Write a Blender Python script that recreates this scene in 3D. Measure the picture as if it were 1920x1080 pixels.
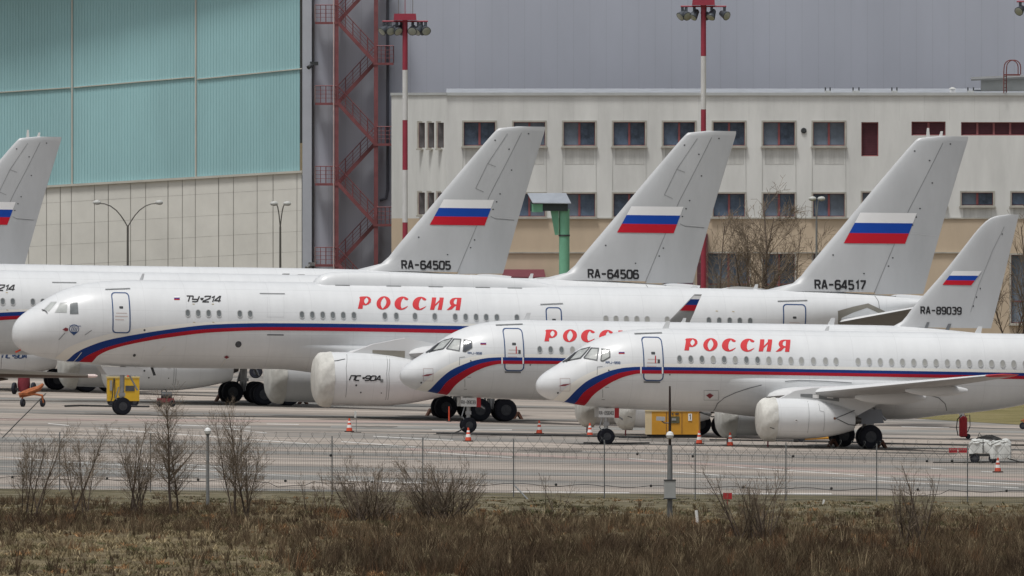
import bpy, bmesh, math, random
import numpy as np
from mathutils import Vector, Matrix
from mathutils.geometry import tessellate_polygon
R = math.radians
for o in list(bpy.data.objects): bpy.data.objects.remove(o)
SC = bpy.context.scene
COL = SC.collection
# ---------------------------------------------------------------- camera: a long telephoto from a rise 20 m above the apron, 1.2 km away
FP = 50760.0            # focal length in photograph pixels
HC, YH = 20.0, -14.0    # eye height, row of the horizon
CD = 1200.0             # distance camera to the nearest jet
cam = bpy.data.objects.new('camera', bpy.data.cameras.new('camera'))
COL.objects.link(cam); SC.camera = cam
cam.location = (0, -CD, HC); cam.rotation_euler = (R(90), 0, 0)
cam.data.sensor_width = 36.0; cam.data.lens = 36.0 * FP / 1920.0
cam.data.shift_y = -(540 - YH) / 1920.0
cam.data.clip_start = 5.0; cam.data.clip_end = 20000.0
# ---------------------------------------------------------------- sky: bright overcast
W = bpy.data.worlds.new('World'); SC.world = W; W.use_nodes = True
nt = W.node_tree; nt.nodes.clear()
sky = nt.nodes.new('ShaderNodeTexSky'); sky.sky_type = 'NISHITA'; sky.sun_disc = False
SUN_EL, SUN_AZ = R(71), R(215)
sky.sun_elevation = SUN_EL; sky.sun_rotation = SUN_AZ; sky.dust_density = 4.0; sky.air_density = 1.2
hs = nt.nodes.new('ShaderNodeHueSaturation'); hs.inputs['Saturation'].default_value = 0.30
bgn = nt.nodes.new('ShaderNodeBackground'); bgn.inputs['Strength'].default_value = 0.063
wo = nt.nodes.new('ShaderNodeOutputWorld')
nt.links.new(sky.outputs[0], hs.inputs['Color']); nt.links.new(hs.outputs[0], bgn.inputs['Color']); nt.links.new(bgn.outputs[0], wo.inputs['Surface'])
sun = bpy.data.objects.new('sun', bpy.data.lights.new('sun', 'SUN')); COL.objects.link(sun)
sun.data.energy = 1.5; sun.data.angle = R(11); sun.data.color = (1.0, 0.98, 0.945)
sd = Vector((math.sin(SUN_AZ) * math.cos(SUN_EL), math.cos(SUN_AZ) * math.cos(SUN_EL), math.sin(SUN_EL)))
sun.rotation_euler = (-sd).to_track_quat('-Z', 'Y').to_euler()
SC.view_settings.view_transform = 'Standard'; SC.view_settings.look = 'None'
SC.view_settings.exposure = 0.57; SC.view_settings.gamma = 1.0
SC.render.resolution_x = 1024; SC.render.resolution_y = 576
# ---------------------------------------------------------------- geometry of the site
GA, GB, GX0 = 0.0165, 0.0035, 4.16      # the apron falls gently to the right and away
def gz(x, y): return -GA * (x - GX0) - GB * y
def at(px, py, d):                       # photograph pixel -> point at distance d
    return Vector(((px - 960) * d / FP, d - CD, HC - (py - YH) * d / FP))
def gpt(px, py):                         # photograph pixel -> point on the ground
    u = (px - 960) / FP; v = (py - YH) / FP
    t = (HC - GA * GX0 - CD * GB) / (v - GA * u - GB)
    return Vector((t * u, t - CD, gz(t * u, t - CD)))
def gat(px, d):                          # column px at distance d, on the ground
    x = (px - 960) * d / FP
    return Vector((x, d - CD, gz(x, d - CD)))
# ---------------------------------------------------------------- materials
MATS = {}
def srgb(r, g, b):
    f = lambda c: (c / 255 / 12.92) if c <= 10 else ((c / 255 + 0.055) / 1.055) ** 2.4
    return (f(r), f(g), f(b))
def mat(name, col, rough=0.6, metal=0.0, var=0.12, scale=1.2, bump=0.0, bscale=40.0, stretch=None, coat=0.0, trans=0.0, emit=None, spec=0.5):
    if name in MATS: return MATS[name]
    m = bpy.data.materials.new(name); m.use_nodes = True
    n = m.node_tree; p = n.nodes['Principled BSDF']
    p.inputs['Roughness'].default_value = rough; p.inputs['Metallic'].default_value = metal
    p.inputs['Coat Weight'].default_value = coat; p.inputs['Specular IOR Level'].default_value = spec
    tc = n.nodes.new('ShaderNodeTexCoord'); mp = n.nodes.new('ShaderNodeMapping')
    if stretch: mp.inputs['Scale'].default_value = stretch
    nz = n.nodes.new('ShaderNodeTexNoise'); nz.inputs['Scale'].default_value = scale; nz.inputs['Detail'].default_value = 5; nz.inputs['Roughness'].default_value = 0.62
    n.links.new(tc.outputs['Object'], mp.inputs[0]); n.links.new(mp.outputs[0], nz.inputs['Vector'])
    mr = n.nodes.new('ShaderNodeMapRange'); mr.inputs[1].default_value = 0.3; mr.inputs[2].default_value = 0.7
    mr.inputs[3].default_value = 1 - var; mr.inputs[4].default_value = 1 + var * 0.6
    n.links.new(nz.outputs[0], mr.inputs[0])
    mx = n.nodes.new('ShaderNodeVectorMath'); mx.operation = 'MULTIPLY'; mx.inputs[0].default_value = col
    n.links.new(mr.outputs[0], mx.inputs[1]); n.links.new(mx.outputs[0], p.inputs['Base Color'])
    if bump:
        nb = n.nodes.new('ShaderNodeTexNoise'); nb.inputs['Scale'].default_value = bscale; nb.inputs['Detail'].default_value = 4
        n.links.new(mp.outputs[0], nb.inputs['Vector'])
        b = n.nodes.new('ShaderNodeBump'); b.inputs['Strength'].default_value = bump; b.inputs['Distance'].default_value = 0.05
        n.links.new(nb.outputs[0], b.inputs['Height']); n.links.new(b.outputs[0], p.inputs['Normal'])
    MATS[name] = m
    return m
def attr_mat(name, rough=0.95, trans=0.0):
    m = bpy.data.materials.new(name); m.use_nodes = True
    n = m.node_tree; p = n.nodes['Principled BSDF']; p.inputs['Roughness'].default_value = rough; p.inputs['Specular IOR Level'].default_value = 0.15
    a = n.nodes.new('ShaderNodeAttribute'); a.attribute_name = 'tint'
    n.links.new(a.outputs['Color'], p.inputs['Base Color'])
    MATS[name] = m
    return m
M = dict(
 paint=mat('jet_white_paint', (0.66, 0.67, 0.675), 0.30, var=0.07, scale=0.35, stretch=(0.4, 1, 1.6), coat=0.15),
 paint2=mat('jet_grey_paint', (0.55, 0.56, 0.57), 0.4, var=0.08, scale=0.6),
 band=mat('cream_band_paint', (0.75, 0.735, 0.69), 0.35, var=0.05, scale=0.5),
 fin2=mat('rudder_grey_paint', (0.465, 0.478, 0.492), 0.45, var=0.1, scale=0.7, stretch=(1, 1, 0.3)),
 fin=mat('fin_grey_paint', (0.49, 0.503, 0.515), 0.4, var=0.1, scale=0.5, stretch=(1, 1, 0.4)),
 blue=mat('stripe_blue', (0.004, 0.034, 0.19), 0.55, var=0.08, spec=0.25),
 red=mat('stripe_red', (0.37, 0.006, 0.02), 0.55, var=0.08, spec=0.25),
 flagblue=mat('flag_blue', (0.006, 0.058, 0.36), 0.5, var=0.05, spec=0.25),
 flagred=mat('flag_red', (0.52, 0.010, 0.026), 0.5, var=0.05, spec=0.25),
 flagwhite=mat('flag_white', (0.80, 0.80, 0.80), 0.35, var=0.03),
 letter=mat('letter_red', (0.58, 0.028, 0.035), 0.35, var=0.05),
 black=mat('black_print', (0.012, 0.012, 0.014), 0.45, var=0.1),
 dimprint=mat('faded_print', (0.16, 0.17, 0.18), 0.5, var=0.2),
 seam=mat('panel_seam', (0.20, 0.21, 0.215), 0.6, var=0.25, scale=3),
 outline=mat('door_outline_blue', (0.02, 0.06, 0.17), 0.4, var=0.1),
 glass=mat('cabin_glass', (0.17, 0.185, 0.19), 0.12, var=0.3, scale=2.0),
 glassd=mat('cockpit_glass_dark', (0.05, 0.06, 0.075), 0.08, var=0.3, scale=2.0),
 glassl=mat('cockpit_glass_pale', (0.42, 0.44, 0.43), 0.10, var=0.25, scale=2.5),
 wframe=mat('window_rim', (0.46, 0.47, 0.47), 0.5, var=0.1),
 cover=mat('canvas_cover', (0.585, 0.578, 0.54), 0.85, var=0.18, scale=2.2, bump=0.8, bscale=5, stretch=(1, 1, 0.5)),
 metal=mat('bare_metal', (0.42, 0.43, 0.44), 0.38, 0.7, var=0.15, scale=3),
 dkmetal=mat('dark_metal', (0.06, 0.065, 0.07), 0.5, 0.3, var=0.3, scale=3),
 exhaust=mat('exhaust_metal', (0.14, 0.135, 0.13), 0.45, 0.7, var=0.25, scale=4),
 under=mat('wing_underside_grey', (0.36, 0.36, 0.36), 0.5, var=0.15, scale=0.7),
 tyre=mat('tyre_rubber', (0.014, 0.016, 0.026), 0.85, var=0.35, scale=6),
 hub=mat('wheel_hub', (0.075, 0.08, 0.092), 0.5, 0.3, var=0.3, scale=8),
 chock=mat('chock_wood', (0.16, 0.075, 0.05), 0.9, var=0.4, scale=6),
 yellow=mat('yellow_paint', (0.62, 0.38, 0.022), 0.45, var=0.14, scale=1.8),
 orange=mat('orange_yellow_paint', (0.56, 0.27, 0.022), 0.5, var=0.12, scale=1.5),
 rust=mat('rusty_orange', (0.36, 0.11, 0.035), 0.75, var=0.4, scale=6),
 maroon=mat('maroon_paint', (0.20, 0.022, 0.035), 0.5, var=0.2, scale=3),
 signred=mat('red_paint', (0.42, 0.018, 0.025), 0.5, var=0.12, scale=3),
 conered=mat('cone_orange', (0.62, 0.075, 0.03), 0.55, var=0.1, scale=5),
 white=mat('white_paint', (0.76, 0.76, 0.75), 0.5, var=0.06, scale=2),
 rubber=mat('black_rubber', (0.03, 0.03, 0.03), 0.8, var=0.3, scale=4),
 tarp=mat('grey_tarpaulin', (0.52, 0.53, 0.51), 0.7, var=0.15, scale=2.5),
 galv=mat('galvanised_steel', (0.20, 0.205, 0.205), 0.6, 0.2, var=0.2, scale=3),
 wire=mat('fence_wire', (0.085, 0.09, 0.085), 0.75, 0.0, var=0.2, scale=3),
 bark=mat('sapling_bark', (0.085, 0.062, 0.047), 0.9, var=0.4, scale=4),
 twig=mat('sapling_twig', (0.185, 0.145, 0.105), 0.9, var=0.35, scale=3),
 lamp=mat('lamp_white', (0.78, 0.79, 0.78), 0.3, var=0.04),
)
def jet_skin(name, col, pitch, seam=0.90):
    # painted aluminium: ring and lap seams, slight quilting, faint run-down dirt
    m = mat(name, col, 0.30, var=0.06, scale=0.35, stretch=(0.4, 1, 1.6), coat=0.15); n = m.node_tree; p = n.nodes['Principled BSDF']
    src = p.inputs['Base Color'].links[0].from_socket; tc = n.nodes.new('ShaderNodeTexCoord'); sp = n.nodes.new('ShaderNodeSeparateXYZ'); n.links.new(tc.outputs['Object'], sp.inputs[0])
    def mth(op, a, b=None):
        k = n.nodes.new('ShaderNodeMath'); k.operation = op
        for i, v in enumerate((a, b)):
            if v is None: continue
            if isinstance(v, (int, float)): k.inputs[i].default_value = v
            else: n.links.new(v, k.inputs[i])
        return k.outputs[0]
    lx = mth('LESS_THAN', mth('FRACT', mth('DIVIDE', sp.outputs[0], pitch)), 0.022 / pitch)
    lz = mth('LESS_THAN', mth('FRACT', mth('DIVIDE', mth('ADD', sp.outputs[2], 0.31), 1.05)), 0.02)
    ln = mth('MAXIMUM', lx, lz)
    mp = n.nodes.new('ShaderNodeMapping'); mp.inputs['Scale'].default_value = (1.7, 0.3, 0.3); nz = n.nodes.new('ShaderNodeTexNoise'); nz.inputs['Scale'].default_value = 1.0; nz.inputs['Detail'].default_value = 6; nz.inputs['Roughness'].default_value = .7
    n.links.new(tc.outputs['Object'], mp.inputs[0]); n.links.new(mp.outputs[0], nz.inputs['Vector'])
    mr = n.nodes.new('ShaderNodeMapRange'); mr.inputs[1].default_value = .35; mr.inputs[2].default_value = .62; mr.inputs[3].default_value = .955; mr.inputs[4].default_value = 1.01; n.links.new(nz.outputs[0], mr.inputs[0])
    f = mth('MULTIPLY', mr.outputs[0], mth('SUBTRACT', 1.0, mth('MULTIPLY', ln, 1 - seam)))
    v = n.nodes.new('ShaderNodeVectorMath'); v.operation = 'MULTIPLY'; n.links.new(src, v.inputs[0]); n.links.new(f, v.inputs[1]); n.links.new(v.outputs[0], p.inputs['Base Color'])
    mp2 = n.nodes.new('ShaderNodeMapping'); mp2.inputs['Scale'].default_value = (1.6, 1.2, 1.6); nb = n.nodes.new('ShaderNodeTexNoise'); nb.inputs['Scale'].default_value = 1.1; nb.inputs['Detail'].default_value = 2
    n.links.new(tc.outputs['Object'], mp2.inputs[0]); n.links.new(mp2.outputs[0], nb.inputs['Vector']); bp = n.nodes.new('ShaderNodeBump'); bp.inputs['Strength'].default_value = .07; bp.inputs['Distance'].default_value = .05
    n.links.new(nb.outputs[0], bp.inputs['Height']); n.links.new(bp.outputs[0], p.inputs['Normal']); return m
M['skin'] = jet_skin('jet_hull_paint', (0.675, 0.69, 0.70), 2.0)
# ---------------------------------------------------------------- mesh helpers
class MB:
    def __init__(s): s.v = []; s.f = []; s.m = []
    def add(s, vs, fs, mi=0):
        b = len(s.v); s.v += [tuple(v) for v in vs]; s.f += [tuple(i + b for i in f) for f in fs]; s.m += [mi] * len(fs); return s
    def box(s, c, d, mi=0, rz=0.0, ry=0.0, taper=1.0):
        m = Matrix.Rotation(rz, 3, 'Z') @ Matrix.Rotation(ry, 3, 'Y'); c = Vector(c); vs = []
        for k in (-1, 1):
            t = taper if k > 0 else 1.0
            for a, b in ((-1, -1), (1, -1), (1, 1), (-1, 1)):
                vs.append(c + m @ Vector((a * d[0] / 2 * t, b * d[1] / 2 * t, k * d[2] / 2)))
        return s.add(vs, [(3, 2, 1, 0), (4, 5, 6, 7), (0, 1, 5, 4), (1, 2, 6, 5), (2, 3, 7, 6), (3, 0, 4, 7)], mi)
    def hexa(s, a, b, mi=0):     # two quads joined
        return s.add(list(a) + list(b), [(3, 2, 1, 0), (4, 5, 6, 7), (0, 1, 5, 4), (1, 2, 6, 5), (2, 3, 7, 6), (3, 0, 4, 7)], mi)
    def tube(s, p0, p1, r0, r1=None, n=8, mi=0, cap=True):
        return s.path([p0, p1], [r0, r0 if r1 is None else r1], n, mi, cap)
    def path(s, pts, r, n=6, mi=0, cap=True):
        pts = [Vector(p) for p in pts]
        if not hasattr(r, '__len__'): r = [r] * len(pts)
        rings = []; up = None
        for i, p in enumerate(pts):
            t = (pts[min(i + 1, len(pts) - 1)] - pts[max(i - 1, 0)])
            if t.length < 1e-9: t = Vector((0, 0, 1))
            t.normalize()
            if up is None:
                up = Vector((0, 0, 1)) if abs(t.z) < 0.9 else Vector((1, 0, 0))
            a = t.cross(up); a.normalize(); b = a.cross(t); up = b
            rings.append([p + (a * math.cos(k * 2 * math.pi / n) + b * math.sin(k * 2 * math.pi / n)) * r[i] for k in range(n)])
        return s.loft(rings, mi, cap)
    def loft(s, rings, mi=0, cap=True, closed=True):
        n = len(rings[0]); vs = [v for rg in rings for v in rg]; fs = []
        for i in range(len(rings) - 1):
            for k in range(n if closed else n - 1):
                k2 = (k + 1) % n
                fs.append((i * n + k, i * n + k2, (i + 1) * n + k2, (i + 1) * n + k))
        if cap and n > 2:
            fs.append(tuple(range(n - 1, -1, -1))); fs.append(tuple((len(rings) - 1) * n + k for k in range(n)))
        return s.add(vs, fs, mi)
    def lathe(s, prof, o=(0, 0, 0), ax='x', n=24, mi=0, cap=True):
        o = Vector(o); rings = []
        for a, r in prof:
            rg = []
            for k in range(n):
                c, d = math.cos(k * 2 * math.pi / n) * r, math.sin(k * 2 * math.pi / n) * r
                rg.append(o + (Vector((a, c, d)) if ax == 'x' else Vector((c, a, d)) if ax == 'y' else Vector((c, d, a))))
            rings.append(rg)
        return s.loft(rings, mi, cap)
    def prism(s, poly, y0, y1, mi=0):      # outline in x,z pushed from y0 to y1
        n = len(poly)
        vs = [(p[0], y0, p[1]) for p in poly] + [(p[0], y1, p[1]) for p in poly]
        fs = [tuple(range(n)), tuple(range(2 * n - 1, n - 1, -1))] + [(i, i + n, (i + 1) % n + n, (i + 1) % n) for i in range(n)]
        return s.add(vs, fs, mi)
    def mesh(s, name, mats, smooth=35):
        me = bpy.data.meshes.new(name); me.from_pydata(s.v, [], s.f)
        for x in (mats if isinstance(mats, (list, tuple)) else [mats]): me.materials.append(x)
        if any(s.m): me.polygons.foreach_set('material_index', s.m)
        bm = bmesh.new(); bm.from_mesh(me); bmesh.ops.recalc_face_normals(bm, faces=bm.faces); bm.to_mesh(me); bm.free()
        if smooth:
            me.polygons.foreach_set('use_smooth', [True] * len(me.polygons)); me.set_sharp_from_angle(angle=R(smooth))
        me.update(); return me
    def build(s, name, mats, parent=None, smooth=35, loc=None):
        return link(name, s.mesh(name, mats, smooth), parent, loc)
def link(name, me, parent=None, loc=None, rot=None):
    o = bpy.data.objects.new(name, me); COL.objects.link(o)
    if parent is not None: o.parent = parent
    if loc is not None: o.location = loc
    if rot is not None: o.rotation_euler = rot
    return o
def tag(o, label=None, cat=None, group=None, kind=None):
    if label: o['label'] = label
    if cat: o['category'] = cat
    if group: o['group'] = group
    if kind: o['kind'] = kind
    return o
def thing(name, label, cat, loc=(0, 0, 0), rz=0.0, group=None, rot=None):
    o = bpy.data.objects.new(name, None); COL.objects.link(o); o.location = loc
    o.rotation_euler = rot if rot else (0, 0, rz)
    return tag(o, label, cat, group)
def copy_tree(o, parent=None, skip=()):
    c = o.copy(); COL.objects.link(c); c.parent = parent
    for ch in list(o.children):
        if ch.name.split('.')[0] not in skip: copy_tree(ch, c, skip)
    return c
def interp(xs, ys):                      # monotone cubic
    n = len(xs); h = [xs[i + 1] - xs[i] for i in range(n - 1)]; dl = [(ys[i + 1] - ys[i]) / h[i] for i in range(n - 1)]
    m = [dl[0]] + [0 if dl[i - 1] * dl[i] <= 0 else 2 * dl[i - 1] * dl[i] / (dl[i - 1] + dl[i]) for i in range(1, n - 1)] + [dl[-1]]
    def f(x):
        if x <= xs[0]: return ys[0]
        if x >= xs[-1]: return ys[-1]
        lo, hi = 0, n - 1
        while hi - lo > 1:
            md = (lo + hi) // 2
            if xs[md] <= x: lo = md
            else: hi = md
        t = (x - xs[lo]) / h[lo]
        return ys[lo] * (1 + 2 * t) * (1 - t) ** 2 + h[lo] * m[lo] * t * (1 - t) ** 2 + ys[hi] * t * t * (3 - 2 * t) + h[lo] * m[hi] * t * t * (t - 1)
    return f
# flat artwork (outline + holes in x,z) laid on a surface given by mapping fn(x, z) -> point
def artwork(name, polys, fn, m, parent, grid=(0.25, 0.1), smooth=60):
    bm = bmesh.new()
    for pl in polys:
        outer, holes = pl if isinstance(pl, tuple) else (pl, [])
        loops = [[Vector((p[0], p[1], 0)) for p in outer]] + [[Vector((p[0], p[1], 0)) for p in h] for h in holes]
        flat = [v for l in loops for v in l]
        bv = [bm.verts.new((v.x, 0, v.y)) for v in flat]
        for t in tessellate_polygon(loops):
            if len(set(t)) == 3:
                try: bm.faces.new([bv[i] for i in t])
                except ValueError: pass
    xs = [v.co.x for v in bm.verts]; zs = [v.co.z for v in bm.verts]
    for lo, hi, st, no in ((min(xs), max(xs), grid[0], (1, 0, 0)), (min(zs), max(zs), grid[1], (0, 0, 1))):
        k = math.floor(lo / st) + 1
        while k * st < hi:
            c = (k * st, 0, 0) if no[0] else (0, 0, k * st)
            bmesh.ops.bisect_plane(bm, geom=bm.verts[:] + bm.edges[:] + bm.faces[:], plane_co=c, plane_no=no, dist=1e-5); k += 1
    for v in bm.verts: v.co = fn(v.co.x, v.co.z)
    for f in bm.faces:
        f.smooth = True
        f.normal_update()
    bmesh.ops.recalc_face_normals(bm, faces=bm.faces)
    me = bpy.data.meshes.new(name); bm.to_mesh(me); bm.free(); me.materials.append(m)
    return link(name, me, parent)
def stroke(pts, w, closed=False):        # polyline -> list of quads with mitred ends
    out = []; P = [Vector((p[0], p[1])) for p in pts]
    n = len(P); L = []; Rr = []
    for i in range(n):
        a = P[i - 1] if (i > 0 or closed) else None; b = P[(i + 1) % n] if (i < n - 1 or closed) else None
        d1 = (P[i] - a).normalized() if a is not None else None; d2 = (b - P[i]).normalized() if b is not None else None
        if d1 is None: d1 = d2
        if d2 is None: d2 = d1
        n1 = Vector((-d1.y, d1.x)); n2 = Vector((-d2.y, d2.x)); mm = n1 + n2
        mm = mm.normalized() if mm.length > 1e-6 else n1
        k = min(2.0, 1 / max(0.3, mm.dot(n1)))
        L.append(P[i] + mm * (w / 2 * k)); Rr.append(P[i] - mm * (w / 2 * k))
    for i in range(n if closed else n - 1):
        j = (i + 1) % n
        out.append([L[i], L[j], Rr[j], Rr[i]])
    return out
GL = {  # stroke letters in a 0.62 x 1 cell
 'R': [[(0, 0), (0, 1), (.45, 1), (.58, .88), (.58, .62), (.45, .5), (0, .5)], [(.32, .5), (.6, 0)]],
 'A': [[(0, 0), (.26, 1), (.36, 1), (.62, 0)], [(.09, .3), (.53, .3)]], '-': [[(0.02, .5), (.6, .5)]],
 '6': [[(.6, .86), (.48, 1), (.14, 1), (0, .86), (0, .13), (.14, 0), (.48, 0), (.62, .13), (.62, .43), (.48, .56), (.02, .56)]],
 '4': [[(.46, 0), (.46, 1), (.36, 1), (0, .34), (0, .25), (.64, .25)]], '5': [[(.58, 1), (.03, 1), (.03, .56), (.48, .56), (.6, .44), (.6, .13), (.46, 0), (.13, 0), (0, .12)]],
 '0': [[(.12, 0), (0, .12), (0, .88), (.12, 1), (.5, 1), (.62, .88), (.62, .12), (.5, 0), (.12, 0)]], '1': [[(.1, .76), (.34, 1), (.34, 0)]], '7': [[(0, 1), (.6, 1), (.6, .85), (.2, 0)]],
 '8': [[(.12, .52), (.02, .62), (.02, .9), (.12, 1), (.5, 1), (.6, .9), (.6, .62), (.5, .52), (.12, .52), (0, .4), (0, .12), (.12, 0), (.5, 0), (.62, .12), (.62, .4), (.5, .52)]],
 '9': [[(.02, .13), (.14, 0), (.48, 0), (.62, .13), (.62, .87), (.48, 1), (.14, 1), (0, .87), (0, .57), (.14, .44), (.6, .44)]],
 '3': [[(0, .88), (.12, 1), (.5, 1), (.6, .9), (.6, .62), (.48, .52), (.2, .52)], [(.48, .52), (.62, .4), (.62, .12), (.5, 0), (.12, 0), (0, .12)]],
 '2': [[(0, .85), (.12, 1), (.62, 1), (.62, .62), (0, .12), (0, 0), (.66, 0)]], 'T': [[(-.02, 1), (.72, 1)], [(.35, 1), (.35, 0)]],
 'Y': [[(0, 1), (.02, .42), (.62, .42)], [(.66, 1), (.62, .12), (.5, 0), (.06, 0)]], '.': [[(.2, .42), (.4, .42), (.4, .6), (.2, .6), (.2, .42)]],
 'P': [[(0, 0), (0, 1), (.6, 1), (.6, 0)]], 'C': [[(.6, 1), (.1, 1), (0, .88), (0, .12), (.1, 0), (.6, 0)]], 'J': [[(.55, 1), (.55, .14), (.42, 0), (.12, 0), (0, .14)]],
 'B': [[(0, 0), (0, 1), (.45, 1), (.56, .9), (.56, .62), (.45, .52), (0, .52)], [(.45, .52), (.6, .4), (.6, .12), (.48, 0), (0, 0)]],
}
def lettering(name, text, x0, z0, h, wch, sw, fn, m, parent, slant=0.0, gap=0.3, drop=0.0):
    polys = []; x = x0; ks = 0
    for ch in text:
        if ch == ' ': x += wch * 0.7; continue
        for st in GL[ch]:
            pts = [(x + p[0] / 0.62 * wch + slant * p[1] * h, z0 + p[1] * h - drop * (x - x0)) for p in st]
            polys += stroke(pts, sw)
        x += wch * (1 + gap) * (0.75 if ch in '.1' else 1)
    return artwork(name, polys, fn, m, parent, grid=(0.6, 0.12))
def ell(cx, cy, rx, ry, a0=0, a1=360, n=24):
    return [(cx + rx * math.cos(R(a0 + (a1 - a0) * k / n)), cy + ry * math.sin(R(a0 + (a1 - a0) * k / n))) for k in range(n + (1 if abs(a1 - a0) < 360 else 0))]
def lens(cx, cy, rx, ry, n=8):
    return [(cx + rx * (1 - (1 - 2 * k / n) ** 2), cy - ry + 2 * ry * k / n) for k in range(n + 1)] + [(cx - rx * (1 - (1 - 2 * k / n) ** 2), cy + ry - 2 * ry * k / n) for k in range(1, n)]
TITLE = [   # the six calligraphic capitals, upright cell, slanted when placed
 ([(0.0, 0), (.33, 0), (.31, .30), (.50, .28), (.70, .36), (.84, .55), (.84, .76), (.74, .92), (.56, 1.0), (.30, 1.0), (.06, .98), (-.03, .90), (.03, .80)], [lens(.50, .66, .15, .27)]),
 (ell(.47, .5, .50, .54), [lens(.47, .5, .20, .46)]),
 (ell(.50, .5, .53, .54, 52, 300, 26) + [(.92, .20), (.98, .30), (.74, .16), (.62, .10), (.55, .07), (.45, .25), (.42, .5), (.46, .76), (.58, .95), (.62, .84), (.72, .76), (.86, .74), (.93, .85)], []),
 None,
 ([(0, 0), (.30, 0), (.33, .30), (.58, .62), (.54, 0), (.84, 0), (.86, 1), (.56, 1), (.56, .80), (.31, .46), (.32, 1), (.02, 1)], []),
 ([(.84, 0), (.54, 0), (.54, .33), (.46, .33), (.27, .06), (.05, 0), (-.10, 0), (.18, .36), (.08, .48), (.02, .64), (.06, .82), (.18, .95), (.36, 1.0), (.84, 1.0)], [[(.53, .46), (.42, .48), (.32, .58), (.32, .76), (.40, .88), (.53, .92)]]),
]
TITLE[3] = TITLE[2]
def title(x0, z0, x1, h, fn, parent, name='title_letter'):
    n = 6; pitch = (x1 - x0) / 5.86; cw = pitch * 0.80; sl = 0.27 * h
    for i, g in enumerate(TITLE):
        t = lambda p, i=i: (x0 + i * pitch + p[0] * cw * 0.97 + sl * (p[1] - .0), z0 + p[1] * h)
        artwork(name, [([t(p) for p in g[0]], [[t(p) for p in hl] for hl in g[1]])], fn, M['letter'], parent, grid=(0.5, 0.08))
def rrect(x0, x1, z0, z1, r, n=4):
    out = []
    for cx, cz, a in ((x1 - r, z1 - r, 0), (x0 + r, z1 - r, 90), (x0 + r, z0 + r, 180), (x1 - r, z0 + r, 270)):
        for k in range(n + 1): out.append((cx + r * math.cos(R(a + 90 * k / n)), cz + r * math.sin(R(a + 90 * k / n))))
    return out
# ================================================================ the setting: ground, apron, verge, markings
def sheet(name, pts, dz, m, kind='structure', parent=None):
    me = bpy.data.meshes.new(name); me.from_pydata([(p[0], p[1], gz(p[0], p[1]) + dz) for p in pts], [], [tuple(range(len(pts)))])
    me.materials.append(m); o = link(name, me, parent)
    if parent is None: tag(o, kind=kind)
    return o
def apron_mat():
    m = bpy.data.materials.new('apron_concrete'); m.use_nodes = True; n = m.node_tree; p = n.nodes['Principled BSDF']
    p.inputs['Roughness'].default_value = 0.86; p.inputs['Specular IOR Level'].default_value = 0.25
    tc = n.nodes.new('ShaderNodeTexCoord')
    def noise(sc, det, st=(1, 1, 1)):
        mp = n.nodes.new('ShaderNodeMapping'); mp.inputs['Scale'].default_value = st; mp.inputs['Rotation'].default_value = (0, 0, R(9))
        z = n.nodes.new('ShaderNodeTexNoise'); z.inputs['Scale'].default_value = sc; z.inputs['Detail'].default_value = det; z.inputs['Roughness'].default_value = 0.6
        n.links.new(tc.outputs['Object'], mp.inputs[0]); n.links.new(mp.outputs[0], z.inputs['Vector']); return z
    a = noise(0.055, 4, (0.35, 1, 1)); b = noise(0.6, 6, (0.5, 1, 1)); c = noise(0.16, 3, (0.25, 1, 1)); e = noise(7.0, 5)
    r1 = n.nodes.new('ShaderNodeValToRGB'); cr = r1.color_ramp
    cr.elements[0].position = 0.40; cr.elements[0].color = (0.200, 0.196, 0.184, 1)
    cr.elements[1].position = 0.60; cr.elements[1].color = (0.372, 0.325, 0.283, 1)
    el = cr.elements.new(0.5); el.color = (0.315, 0.275, 0.238, 1)
    n.links.new(a.outputs[0], r1.inputs[0])
    def mul(src, fac, lo, hi, a0=0.3, a1=0.7):
        mr = n.nodes.new('ShaderNodeMapRange'); mr.inputs[1].default_value = a0; mr.inputs[2].default_value = a1; mr.inputs[3].default_value = lo; mr.inputs[4].default_value = hi
        n.links.new(fac.outputs[0], mr.inputs[0]); v = n.nodes.new('ShaderNodeVectorMath'); v.operation = 'MULTIPLY'
        n.links.new(src, v.inputs[0]); n.links.new(mr.outputs[0], v.inputs[1]); return v.outputs[0]
    o = mul(r1.outputs[0], b, 0.86, 1.12); o = mul(o, c, 0.70, 1.12, 0.35, 0.6); o = mul(o, e, 0.9, 1.1); g = noise(0.9, 2, (0.6, 1, 1)); o = mul(o, g, 0.62, 1.0, 0.30, 0.38)
    n.links.new(o, p.inputs['Base Color']); return m
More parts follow.
